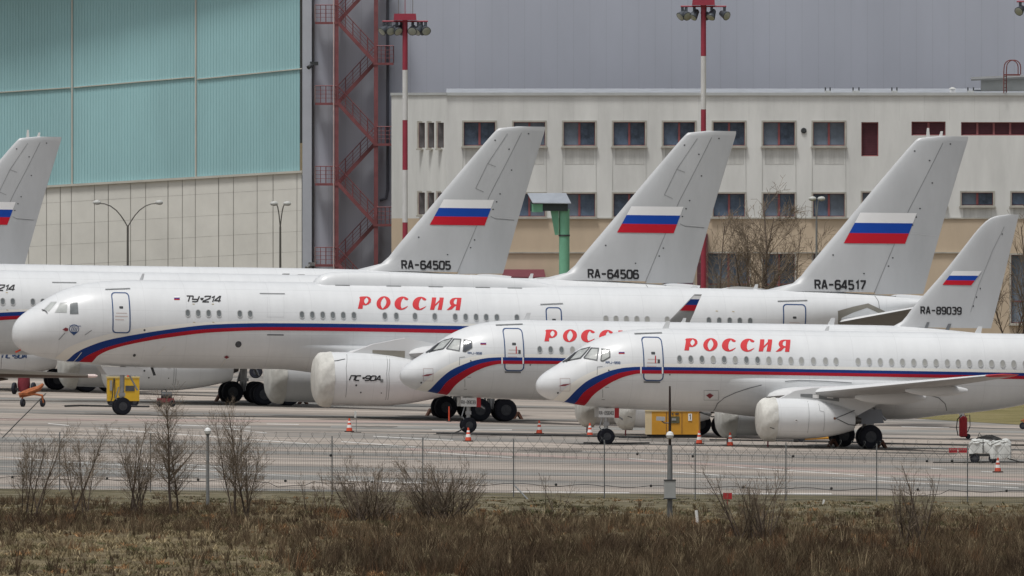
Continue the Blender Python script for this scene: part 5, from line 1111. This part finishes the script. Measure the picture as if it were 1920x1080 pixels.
# tow dollies and carts at left
t = thing('tow_dolly', 'rusty orange two-wheeled tow dolly at the left', 'dolly', gpt(60, 763), rz=0.2); w_ = lwheel(.2, .13)
MB().path([(-.6, .2, .55), (-.1, .1, .72), (.35, 0, .9), (.55, 0, 1.1)], [.12, .17, .13, .06], 8).build('frame', M['rust'], t); MB().path([(-.45, .1, .2), (-.45, .1, .5), (.1, 0, .62), (.48, -.1, .55), (.52, -.1, .2)], .06, 8).build('axle', M['rust'], t)
for x in (-.45, .52): link('wheel', w_, t, (x, 0, .2), (0, 0, .9))
MB().box((-.3, .1, .62), (.55, .3, .1), rz=.3).build('jack_body', M['rust'], t)
t = thing('compressor_cart', 'dark red compressor cart on two large wheels at the left edge', 'cart', gpt(45, 740) + Vector((0, 1, 0)), rz=0.1); w_ = lwheel(.30, .16)
MB().lathe([(-.45, .1), (-.4, .26), (-.1, .32), (.3, .30), (.45, .1)], (0, .3, .55), 'z', 16).build('tank', M['maroon'], t); MB().box((0, .3, .26), (1.1, .12, .12)).build('axle', M['dkmetal'], t, smooth=0)
for x in (-.48, .48): link('wheel', w_, t, (x, .3, .30), (0, 0, 1.2))
MB().path([(.35, 0, .3), (.5, -.3, .2), (.3, -.7, .12)], .05, 6).build('drawbar', M['dkmetal'], t)
t = thing('small_pump_cart', 'low dark red pump cart right of the yellow power unit', 'cart', gpt(311, 763), rz=.1); w_ = lwheel(.17, .12)
MB().box((0, .2, .32), (.8, .5, .2)).build('deck', M['maroon'], t, smooth=0); MB().lathe([(-.25, .18), (.25, .18)], (0.05, .2, .55), 'x', 14).build('motor', M['dkmetal'], t); MB().path([(-.2, .2, .4), (-.18, .2, .8), (0, .2, .85), (.1, .2, .6)], .03, 6).build('handle', M['dkmetal'], t)
for x in (-.3, .32): link('wheel', w_, t, (x, 0, .17), (0, 0, .7))
t = thing('loader_machine', 'orange machine glimpsed behind the main gear under the large jet', 'machine', gpt(482, 722) + Vector((0, 25, 0))); w_ = lwheel(.35, .25)
MB().box((0, 0, .95), (.95, 1.2, .9)).build('body', mat('machine_orange', (.50, .12, .05), .6, var=.35, scale=5), t, smooth=0); MB().box((.8, 0, .9), (.7, 1.2, .9)).build('cab', M['dkmetal'], t, smooth=0)
for x in (-.3, .8): link('wheel', w_, t, (x, -.5, .35)); link('wheel', w_, t, (x, .5, .35))
for k in range(4): MB().tube((-.4 + .25 * k, -.62, .55), (-.4 + .25 * k + .2, -.62, 1.4), .04, n=5).build('rail', MATS['machine_orange'], t)
# right: extinguisher, covered cart, crates, tow bar, wheeled orange gear
t = thing('fire_extinguisher', 'tall red wheeled fire extinguisher behind the nearest jet', 'extinguisher', gpt(1806, 823), rz=.1)
MB().lathe([(.08, .1), (.14, .19), (.95, .19), (1.05, .1), (1.15, .06)], ax='z', n=16).build('cylinder', M['signred'], t); link('wheel', lwheel(.12, .08), t, (.22, 0, .12)); MB().path([(-.08, -.1, 1.1), (-.28, -.1, .9), (-.32, -.1, .5), (-.25, -.1, .15)], .025, 6).build('hose', M['rubber'], t)
MB().box((-.1, -.05, 1.2), (.22, .1, .5), ry=-.3).build('label_board', M['white'], t, smooth=0); MB().path([(.1, 0, 1.05), (.3, 0, 1.1), (.32, 0, .6), (.2, 0, .3)], .02, 6).build('handle', M['dkmetal'], t)
t = thing('covered_cart', 'two-axle cart wrapped in a crumpled grey tarpaulin at the right', 'cart', gpt(1855, 868), rz=-.05); w_ = lwheel(.2, .14)
rnd = random.Random(4); rings = []
for i in range(31):
    u = i / 30; x = -0.86 + 1.78 * u; zb_ = 0.42 if u < .52 else 0.20; zt_ = 1.0 + .03 * math.sin(u * 9) - (.16 * max(0, 1 - u / .07)) - (.14 * max(0, 1 - (1 - u) / .07)) - (.05 if .48 < u < .54 else 0); ring = []
    for k in range(25):
        a = math.pi * k / 24; c_, s_ = math.cos(a), abs(math.sin(a)); y = 0.52 * math.copysign(abs(c_) ** .22, c_); z = s_ ** .22
        j = (.022 * math.sin(u * 26 + k * 1.7) + .02 * math.sin(k * 2.3 - u * 11) + rnd.uniform(-.012, .012)); ring.append((x + j * .5, y * (1 + .06 * (1 - z)) + j, zb_ + (zt_ - zb_) * z + j * .6))
    rings.append(ring)
MB().loft(rings).build('tarpaulin', M['tarp'], t, smooth=30); MB().box((0, 0, .34), (1.7, .8, .1)).build('chassis', M['dkmetal'], t, smooth=0)
for x in (-.62, .18): link('wheel', w_, t, (x, -.42, .2)); link('wheel', w_, t, (x, .42, .2))
MB().path([(.8, -.3, .2), (1.3, -.5, .06), (2.0, -.6, .04)], .03, 6).build('drawbar', M['rubber'], t)
mb = MB(); 
for k in range(7): mb.path([(-.55 + .06 * k, -.35 + .05 * k, 1.04 + .03 * (k % 3)), (-.15 + .05 * k, -.1, 1.16 + .03 * (k % 2)), (.1 + .06 * k, -.3 + .05 * k, 1.05), (.3 + .04 * k, -.45, 1.02)], .028, 5)
mb.path([(-.5, -.3, 1.05), (-.42, -.3, 1.3), (-.3, -.3, 1.1)], .02, 5); mb.box((-.12, -.2, 1.08), (.5, .3, .1))
mb.build('hose_bundle', M['rubber'], t); MB().box((-.25, -.58, .72), (.03, .03, .7)).build('strap', M['rubber'], t, smooth=0)
for i, px in enumerate((1787, 1805)):
    t = thing('red_crate', 'small red crate on the apron, %s of the pair beside the covered cart' % ('left' if i == 0 else 'right'), 'crate', gpt(px, 850)); mb = MB()
    mb.box((0, 0, .05), (.36, .3, .04)); 
    for k in range(5): mb.box((-.16 + .08 * k, -.15, .13), (.04, .02, .16)); mb.box((-.16 + .08 * k, .15, .13), (.04, .02, .16))
    mb.box((0, -.15, .21), (.38, .03, .03)); mb.box((0, .15, .21), (.38, .03, .03)); mb.build('basket', M['signred'], t, smooth=0); MB().box((0, 0, .1), (.3, .24, .08)).build('contents', M['maroon'], t, smooth=0)
t = thing('tow_bar', 'yellow aircraft tow bar lying under the nearest engine', 'tow bar', gpt(1492, 829)); MB().tube((0, 0, .16), (2.6, .3, .22), .07, n=10).build('bar', M['orange'], t); link('wheel', lwheel(.15, .1), t, (.25, -.05, .15), (0, 0, 0)); MB().lathe([(-.1, .16), (.1, .16)], (0, 0, .15), 'x', 12).build('hitch', M['dkmetal'], t)
t = thing('wheeled_stand', 'rusty wheeled stand cut off by the right edge', 'stand', gpt(1918, 805)); link('wheel', lwheel(.17, .1), t, (0, 0, .17)); mb = MB(); mb.tube((0, 0, .2), (.2, 0, .9), .05, n=6); mb.tube((-.1, 0, .4), (.7, 0, .6), .05, n=6); mb.tube((.3, .3, .05), (.3, .3, 1.0), .05, n=6); mb.build('frame', M['rust'], t)
# chocks at the wheels
def chock_at(px, py, label):
    p = gpt(px, py); t = thing('wheel_chock', label, 'chock', p, rz=TH); MB().prism([(-.26, 0), (-.14, 0), (0.0, .22), (.14, 0), (.26, 0), (.06, .36), (-.06, .36)], -.2, .2).build('wedge', M['chock'], t, smooth=0); MB().tube((0, -.22, .3), (0, .22, .3), .03, n=6).build('rail', M['dkmetal'], t)
for px, py, lb in ((970, 786, 'brown wheel chock behind the near bogie of RA-64517'), (808, 780, 'brown wheel chock in front of the far bogie of RA-64517'), (568, 758, 'brown wheel chock behind the bogie of the jet RA-64506'), (412, 753, 'brown wheel chock in front of the bogie of RA-64506'), (1562, 838, 'dark wheel chock in front of the far main wheel of RA-89040'), (1652, 840, 'dark wheel chock behind the near main wheel of RA-89040')): chock_at(px, py, lb)
# cables and hoses on the ground
def ground_cable(label, pts, r=.035, m=None):
    P_ = [gpt(*p) for p in pts]; o = P_[0].copy(); rnd = random.Random(len(pts) + int(pts[0][0])); Q = []
    for i in range(len(P_) - 1):
        for k in range(6):
            q = P_[i].lerp(P_[i + 1], k / 6) - o; Q.append((q.x, q.y + rnd.uniform(-.15, .15), q.z + r * .9))
    q = P_[-1] - o; Q.append((q.x, q.y, q.z + r * .9))
    c = MB().path(Q, r, 5).build('ground_cable', m or M['rubber'], None, loc=o); return tag(c, label, 'cable')
ground_cable('black cable lying between the noses of the two regional jets', [(818, 814), (900, 816), (1000, 817.5), (1100, 819), (1200, 821)], .05)
ground_cable('long thin dark cable running along the apron to the right edge', [(1330, 826), (1450, 827.5), (1560, 830), (1660, 833), (1820, 836), (1930, 836)], .04)
ground_cable('short black cable at the nose wheel of RA-89040', [(1094, 832), (1130, 833), (1180, 832.5), (1217, 832)], .04)
ground_cable('black hose beside the yellow power unit', [(122, 763), (150, 762), (200, 763), (280, 764)], .05)
ground_cable('thin dark line trailing from the tow dolly towards the fence', [(86, 738), (60, 765), (30, 795), (4, 822)], .02)
ground_cable('dark cable beneath the covered cart', [(1750, 868), (1800, 868), (1860, 867), (1925, 868)], .03)
t = thing('tow_hose', 'bent black hose from RA-89039 nose wheel to the apron', 'hose', gpt(866, 814)); MB().path([(.1, 0, .3), (-.1, -.1, .15), (-.35, -.2, .05), (-.8, -.2, .04)], .035, 6).build('hose', M['rubber'], t)
# ================================================================ perimeter fence: welded mesh panels between posts, razor coil, sensor cable
FX0, FPX = 963, 170.2
def fpos(px):      # fence foot follows the soil strip
    return gpt(px, 920.5 + (px - 250) * 0.0137 + 1.5)
fence = thing('perimeter_fence', 'grey welded mesh fence with razor wire coil between the apron and the dry weeds', 'fence', (0, 0, 0))
posts = [FX0 + FPX * k for k in range(-6, 7)]
rnd = random.Random(7)
postm = MB().box((0, 0, 1.12), (0.048, 0.048, 2.25)).mesh('post', M['galv'], 0)
for i, px in enumerate(posts):
    p = fpos(px); link('post', postm, fence, p, (0, 0, 0)); 
    if i == len(posts) - 1: break
    q = fpos(posts[i + 1]); L = (q - p).length; mb = MB(); ex = (q - p) / L; up = Vector((0, 0, 1)); ey = Vector((0, -0.03, 0)); n = int(L / 0.068)
    def wire(a, b, r):
        d = (b - a).normalized(); s = Vector((0, -1, 0)) * r; u = d.cross(Vector((0, -1, 0))).normalized() * r
        mb.add([a + s, a + u - s * .5, a - u - s * .5, b + s, b + u - s * .5, b - u - s * .5], [(0, 1, 4, 3), (1, 2, 5, 4), (2, 0, 3, 5)])
    for k in range(n + 1):
        a = p + ex * (L * k / n) + ey; wire(a + up * 0.03, a + up * 1.93, 0.0038)
    for h in (0.05, 0.25, 0.45, 0.65, 0.85, 1.05, 1.25, 1.30, 1.50, 1.55, 1.72, 1.9): wire(p + ey * 1.3 + up * h, q + ey * 1.3 + up * h, 0.0045)
    o = mb.build('wire_mesh', M['wire'], fence, 0); o['kind'] = 'stuff'
    # razor coil: two strands of opposite hand
    for ph in (0, math.pi):
        pts = []; turns = L / 0.95
        for k in range(int(turns * 20) + 1):
            t_ = k / int(turns * 20); a = 2 * math.pi * turns * t_ + ph + i * .7; rr = 0.42 + .03 * math.sin(t_ * 17 + i + ph)
            c = p.lerp(q, t_); pts.append(c + Vector((0.13 * math.sin(2 * a), 0.34 * math.cos(a) * (1 if ph else -1), 1.95 + rr * math.sin(a))))
        MB().path(pts, 0.0052, 4).build('razor_coil', M['wire'], fence)
    pts2 = [(p.lerp(q, k / 10) + up * (0.47 - 0.05 * math.sin(k * .9 + i * 1.7) - (0.18 if i in (3, 10) and 3 < k < 8 else 0)) + Vector((0, -.08, 0))) for k in range(11)]
    MB().path(pts2, 0.012, 5).build('sensor_cable', M['rubber'], fence)
    c = p.lerp(q, 0.48 + .05 * math.sin(i)) + up * 0.5 + Vector((0, -.1, 0)); MB().lathe([(-.05, .02), (-.03, .05), (.03, .05), (.05, .02)], c, 'z', 10).build('sensor', M['rubber'], fence)
p = fpos(963); MB().tube(p + Vector((0.03, -.05, .45)), p + Vector((0.75, -6.0, -.2)), .03, n=6).build('brace', M['galv'], fence)
for px, z in ((1487, 1.72), (1299, 1.66), (1738, 1.6), (1785, 1.62), (620, 1.5), (185, 1.4), (1195, 1.72)):
    p = fpos(px); MB().lathe([(-.05, .03), (0, .055), (.05, .03)], p + Vector((0, -.06, z)), 'z', 8).build('junction_box', M['rubber'], fence)
# ---------------------------------------------------------------- poles and small signs before the fence
b = gat(389.5, 1005); t = thing('globe_lamp', 'slim grey lamp post with a white globe among the bare saplings', 'lamp post', b); k = 1005 / FP; z = lambda py: at(389, py, 1005).z - b.z
MB().path([(0, 0, -.2), (0, 0, z(814))], [.07, .055], 10).build('post', M['galv'], t); MB().lathe([(-.13, .05), (-.1, .1), (0, .13), (.08, .1), (.125, .03)], (0, 0, z(808)), 'z', 16).build('globe', M['lamp'], t); MB().lathe([(0, .09), (.05, .06)], (0, 0, z(815)), 'z', 12).build('collar', M['dkmetal'], t)
b = gat(1256, 990); t = thing('camera_pole', 'tall pole with a camera, a white globe and a grey box before the fence', 'pole', b); k = 990 / FP; z = lambda py: at(1256, py, 990).z - b.z
MB().path([(0, 0, -.3), (0, 0, z(835))], [.10, .085], 12).build('post', M['galv'], t); MB().path([(0, 0, z(835)), (0, 0, z(775)), (0, 0, z(724))], [.055, .05, .035], 10).build('upper_post', mat('pole_black_red', (.028, .014, .012), .6, var=.5, scale=4), t)
MB().lathe([(-.14, .05), (-.1, .11), (0, .145), (.1, .11), (.14, .04)], (0, -.02, z(816)), 'z', 18).build('globe', M['lamp'], t)
cmr = MB().box((-.34, -.1, z(785)), (.32, .16, .15), ry=.06).build('camera', mat('camera_grey', (.42, .43, .44), .5), t, smooth=0); MB().path([(-.3, -.05, z(789)), (-.2, -.05, z(793)), (0, 0, z(793))], .025, 6).build('camera_arm', M['galv'], t)
MB().box((0, -.14, z(917)), (.42, .18, .66)).build('equipment_box', mat('box_grey', (.36, .37, .36), .6, var=.12), t, smooth=0); MB().box((0, -.14, z(900)), (.46, .22, .04)).build('box_lid', M['dkmetal'], t, smooth=0); MB().box((0, -.14, z(934.5)), (.46, .22, .04)).build('box_base', M['dkmetal'], t, smooth=0)
b = gat(1364, 1028); t = thing('red_sign', 'small plain red sign on a short post at the fence foot', 'sign', b); z = lambda py: at(1364, py, 1028).z - b.z
MB().box((0, -.02, z(930)), (.34, .02, .24)).build('board', M['signred'], t, smooth=0); MB().tube((0, 0, -.05), (0, 0, z(925)), .02, n=6).build('post', M['signred'], t)
b = gat(1307, 985); t = thing('white_marker', 'short leaning white marker post in the weeds', 'marker', b); z = lambda py: at(1307, py, 985).z - b.z
MB().tube((.03, 0, -.2), (-.03, 0, z(957)), .065, .055, 10).build('post', M['white'], t)
b = gat(1342, 892); t = thing('tipped_marker', 'thin white marker with a red tip at the bottom edge', 'marker', b); z = lambda py: at(1342, py, 892).z - b.z
MB().tube((0, 0, -.2), (0, 0, z(1073)), .03, n=8).build('post', M['white'], t); MB().tube((0, 0, z(1073)), (0, 0, z(1068)), .032, n=8).build('tip', M['conered'], t)
b = gpt(1544, 946); t = thing('white_tag', 'small white stake on the soil before the fence', 'marker', b); MB().box((0, 0, .09), (.07, .03, .2), ry=.25).build('stake', M['white'], t, smooth=0)
# ================================================================ bare saplings and bushes
def grow(mt, mc, p, d, L, r, depth, rnd, spread, upb, minr, kids, segs=4):
    pts = [p]; rr = [r]; q = Vector(p); dd = Vector(d); spawn = []
    for k in range(segs):
        dd = (dd + Vector((rnd.uniform(-1, 1), rnd.uniform(-1, 1), rnd.uniform(-.6, .6))) * 0.10 + Vector((0, 0, upb))).normalized()
        q = q + dd * (L / segs); pts.append(q.copy()); rr.append(max(minr, r * (1 - 0.75 * (k + 1) / segs))); spawn.append((q.copy(), dd.copy(), rr[-1]))
    (mt if depth == 0 else mc).path(pts, rr, 5 if depth == 0 else 3, 0, False)
    if depth >= 3: return
    for k in range(kids[depth]):
        t = rnd.uniform(0.2 if depth == 0 else .1, 1.0); i = min(segs - 1, int(t * segs)); b0 = pts[i].lerp(pts[i + 1], t * segs - i) if i < segs else pts[-1]
        az = rnd.uniform(0, 2 * math.pi); el = rnd.uniform(spread[0], spread[1]); base = spawn[i][1]
        side = base.cross(Vector((math.cos(az), math.sin(az), 0.3))).normalized()
        nd = (base * math.cos(el) + side * math.sin(el)).normalized()
        grow(mt, mc, b0, nd, L * (rnd.uniform(.26, .46) * (1.15 - 0.65 * t) if depth == 0 else rnd.uniform(.35, .6)), max(minr, rr[i] * .5), depth + 1, rnd, spread, upb, minr, kids, 3)
def sapling(px, py_base, py_top, d, label, seed, kind='tree', stems=1, width=1.0, cat='tree', kids=(26, 5, 2), tilt=.12, name=None, minr=.006, r0=None, spr=(.35, .85), lk=1.0):
    rnd = random.Random(seed)
    if d < 1100: d = gpt(px, py_base).y + CD
    b = gat(px, d); k = d / FP; H = at(px, py_top, d).z - b.z
    t = thing(name or ('bare_sapling' if kind == 'tree' else 'bare_bush'), label, cat, b, group='bare saplings before the fence' if d < 1100 else 'bare trees by the office')
    mt, mc = MB(), MB()
    for s in range(stems):
        a = rnd.uniform(0, 6.28); tl = tilt * (0.3 if s == 0 and stems < 4 else 1) * rnd.uniform(.4, 1.2) * width
        o = Vector((rnd.uniform(-.25, .25) * (stems > 1) * width * (2.4 if kind == 'bush' else 1.3), rnd.uniform(-.5, .5) * (stems > 1), -.05)); h = H * (1 if s == 0 else rnd.uniform(.55, .95))
        grow(mt, mc, o, Vector((math.cos(a) * tl, math.sin(a) * tl, 1)).normalized(), h, (r0 or 0.012 * H) * (1 if s == 0 else .7), 0, rnd, spr, .035, minr, kids)
    mt.build('trunk' if kind == 'tree' else 'stem', M['bark'], t, 0); mc.build('crown', M['twig'], t, 0)
    return t
sapling(57, 966, 808, 1003, 'bare sapling nearest the left edge', 1, stems=7, kids=(18, 5, 2), tilt=.44, minr=.0035)
sapling(152, 962, 803, 1004, 'thin bare sapling second from the left edge', 2, stems=6, kids=(18, 5, 2), tilt=.36, minr=.0035)
sapling(252, 962, 803, 1003, 'bushy bare sapling left of the globe lamp, wide and low', 3, stems=12, kids=(14, 4, 2), tilt=.46, minr=.0035)
sapling(325, 966, 760, 1002, 'tall bare birch sapling just left of the globe lamp', 4, stems=2, kids=(48, 6, 2), tilt=.22, r0=.06, spr=(.6, 1.0), minr=.0035)
sapling(452, 975, 768, 1000, 'tall bare sapling with many stems right of the globe lamp', 5, stems=6, kids=(28, 5, 2), tilt=.34, r0=.042, minr=.0035)
sapling(700, 980, 852, 990, 'bare bush with pale buds left of its darker neighbour', 6, 'bush', stems=38, kids=(10, 4, 1), tilt=.75, minr=.0035, cat='bush', width=1.3)
sapling(830, 978, 840, 993, 'spreading bare bush left of the braced fence post', 8, 'bush', stems=46, kids=(10, 4, 1), tilt=1.0, minr=.0035, cat='bush', width=1.2)
sapling(1410, 1014, 865, 963, 'bare many-stemmed bush beside the red sign', 9, 'bush', stems=22, kids=(8, 4, 1), tilt=.55, minr=.0035, cat='bush')
sapling(1722, 1020, 866, 958, 'thin bare bush before the fence at the right', 10, 'bush', stems=16, kids=(8, 3, 1), tilt=.34, minr=.0035, cat='bush')
sapling(1030, 960, 885, 1005, 'wispy low stems right of the braced fence post', 12, 'bush', stems=6, kids=(5, 2, 1), tilt=.4, cat='bush', minr=.004)
sapling(600, 962, 872, 1008, 'wispy bare stems between the tall sapling and the bushes', 13, 'bush', stems=6, kids=(6, 3, 1), tilt=.35, cat='bush', minr=.004)
sapling(1415, 600, 375, 1585, 'bare tree in front of the office windows', 21, stems=4, kids=(22, 7, 3), tilt=.42, name='bare_tree', minr=.010, r0=.13, spr=(.4, .95))
sapling(1340, 600, 420, 1592, 'smaller bare tree left of its taller neighbour by the office', 25, stems=3, kids=(18, 6, 3), tilt=.4, name='bare_tree', minr=.009, r0=.08)
sapling(1508, 600, 430, 1590, 'slight bare tree right of its taller neighbour by the office', 22, stems=2, kids=(10, 4, 2), tilt=.25, name='bare_tree', minr=.009, r0=.06)
sapling(1905, 640, 420, 1585, 'bare tree at the right edge before the dark window', 23, stems=3, kids=(18, 5, 3), tilt=.3, name='bare_tree', minr=.010, r0=.09)
# ================================================================ dry grass and weeds
def blades(name, label, cat, n, region, hfn, wmul, cfn, seed, lean=.25, per=14):
    rng = np.random.default_rng(seed)
    nc = n // per; cd = region[0] + (region[1] - region[0]) * rng.random(nc); cpx = -120 + 2160 * rng.random(nc)
    keep, ch = hfn(cpx, cd, rng); cd, cpx, ch = cd[keep], cpx[keep], ch[keep]; nc = len(cd); cc = cfn(cpx, cd, rng, nc)
    idx = np.repeat(np.arange(nc), per); n = len(idx); rad = (.06 + .30 * rng.random(nc) ** 2)[idx] * np.sqrt(rng.random(n)); an = rng.random(n) * 6.283
    x = ((cpx - 960) * cd / FP)[idx] + rad * np.cos(an); y = (cd - CD)[idx] + rad * np.sin(an) * 2.0
    h = ch[idx] * (.45 + .75 * rng.random(n)); z = -GA * (x - GX0) - GB * y - .02
    w = (.008 + .013 * rng.random(n)) * wmul; az = rng.random(n) * np.pi; tl = rng.normal(0, .25, nc)[idx]
    lx = (rng.normal(0, lean, n) + tl + .5 * np.cos(an) * rad / .3) * h; ly = rng.normal(0, lean, n) * h; px, d = cpx, cd
    v = np.zeros((n, 5, 3), np.float32); cx, sx = np.cos(az) * w, np.sin(az) * w * .5
    v[:, 0] = np.stack([x - cx, y - sx, z], 1); v[:, 1] = np.stack([x + cx, y + sx, z], 1)
    v[:, 2] = np.stack([x + lx * .4 + cx * .8, y + ly * .4 + sx, z + h * .55], 1); v[:, 3] = np.stack([x + lx * .4 - cx * .8, y + ly * .4 - sx, z + h * .55], 1)
    v[:, 4] = np.stack([x + lx, y + ly, z + h], 1)
    base = np.arange(n, dtype=np.int32)[:, None] * 5
    loops = np.concatenate([base + 0, base + 1, base + 2, base + 3, base + 3, base + 2, base + 4], 1).ravel()
    me = bpy.data.meshes.new(name); me.vertices.add(n * 5); me.vertices.foreach_set('co', v.ravel()); me.loops.add(n * 7); me.loops.foreach_set('vertex_index', loops)
    ls = (np.arange(n, dtype=np.int32)[:, None] * 7 + np.array([0, 4], np.int32)).ravel(); me.polygons.add(n * 2); me.polygons.foreach_set('loop_start', ls)
    me.update(calc_edges=True); me.validate()
    c = cc[idx] * (.7 + .6 * rng.random(n)[:, None]); c4 = np.ones((n, 5, 4), np.float32); c4[:, :, :3] = c[:, None, :]
    at_ = me.attributes.new('tint', 'FLOAT_COLOR', 'POINT'); at_.data.foreach_set('color', c4.ravel())
    me.materials.append(MATS.get('dry_stalks') or attr_mat('dry_stalks')); o = link(name, me); return tag(o, label, cat, kind='stuff')
def smooth_noise(px, d, seed, f=1.0):           # slow patchiness over the field
    r = np.random.default_rng(seed); s = np.zeros_like(px)
    for k in range(7):
        fx, fd, ph = r.uniform(.003, .02) * f, r.uniform(.05, .35) * f, r.uniform(0, 6.28); s = s + np.sin(px * fx * r.choice([-1, 1]) + d * fd + ph)
    return s / 4.2
def rowpx(px, d): return YH + FP / d * (HC + GA * ((px - 960) * d / FP - GX0) + GB * (d - CD))
def opened(px, py):                       # the mown, paler corner at the lower left
    e = np.clip((620 - px + (py - 1000) * 1.6) / 240, 0, 1); return e * np.clip((py - 992) / 14, 0, 1)
def tall_h(px, d, rng):
    py = rowpx(px, d); s = smooth_noise(px, d, 3); s2 = smooth_noise(px, d, 4, 3.0)
    low = np.clip((py - 943 + np.clip((700 - px) / 12, 0, 14) - np.where(px > 900, 14, 0)) / 26, 0, 1) * (1 - .85 * np.exp(-((px - 1560) / 230) ** 2 - ((py - 985) / 17) ** 2))
    dens = np.clip(.55 + s * .7 + s2 * .35, .06, 1) * (1 - .9 * opened(px, py)) * (low * .95 + .03)
    keep = rng.random(len(px)) < dens; h = (.12 + .5 * rng.random(len(px)) ** 2.2) * (1 + .45 * s + .25 * s2) * np.clip(.5 + (py - 945) / 130, .4, 1.4)
    return keep, np.clip(h, .06, 1.0)
def tall_c(px, d, rng, n):
    s = smooth_noise(px, d, 5)[:, None]; s2 = smooth_noise(px, d, 6, 2.5)[:, None]; py = rowpx(px, d)[:, None]; t = rng.random(n)[:, None]
    a = np.array([.060, .041, .028]); b = np.array([.135, .098, .060]); c = np.array([.24, .19, .12]); rust = np.array([.165, .09, .048])
    col = a + (b - a) * np.clip(.5 + s * .7 + s2 * .3, 0, 1); col = np.where(s2 > .75, rust, col); m = (t > .88); col = np.where(m, c * (.7 + .5 * rng.random(n)[:, None]), col)
    col = col * np.clip(1.12 - (py - 1000) / 300 * (px[:, None] > 560), .75, 1.2)
    return (col * (.6 + .7 * rng.random(n)[:, None])).astype(np.float32)
blades('dry_weeds', 'tall brown dead weeds filling the foreground', 'weeds', 560000, (852, 1032), tall_h, .58, tall_c, 11, .24, 22)
def low_h(px, d, rng):
    py = rowpx(px, d); s = smooth_noise(px, d, 8, 2); keep = rng.random(len(px)) < np.clip(.5 + .6 * s, .1, 1) * np.clip((py - 928) / 14, .05, 1); return keep, (.05 + .13 * rng.random(len(px))) * np.clip((py - 915) / 40, .4, 1.1)
def low_c(px, d, rng, n):
    s = smooth_noise(px, d, 9)[:, None]; s2 = smooth_noise(px, d, 10, 2)[:, None]
    a = np.array([.120, .103, .058]); b = np.array([.235, .19, .115]); o_ = np.array([.27, .155, .075]); g = np.array([.095, .096, .048]); col = a + (b - a) * np.clip(.5 + s, 0, 1); col = np.where(s2 > .7, o_, col); col = np.where(s2 < -.6, g, col)
    col = col * (1 + .38 * opened(px, rowpx(px, d)))[:, None]
    return (col * (.6 + .7 * rng.random(n)[:, None])).astype(np.float32)
blades('dry_grass', 'short olive and straw coloured grass of the foreground', 'grass', 280000, (850, 1044), low_h, 1.2, low_c, 12, .6, 16)
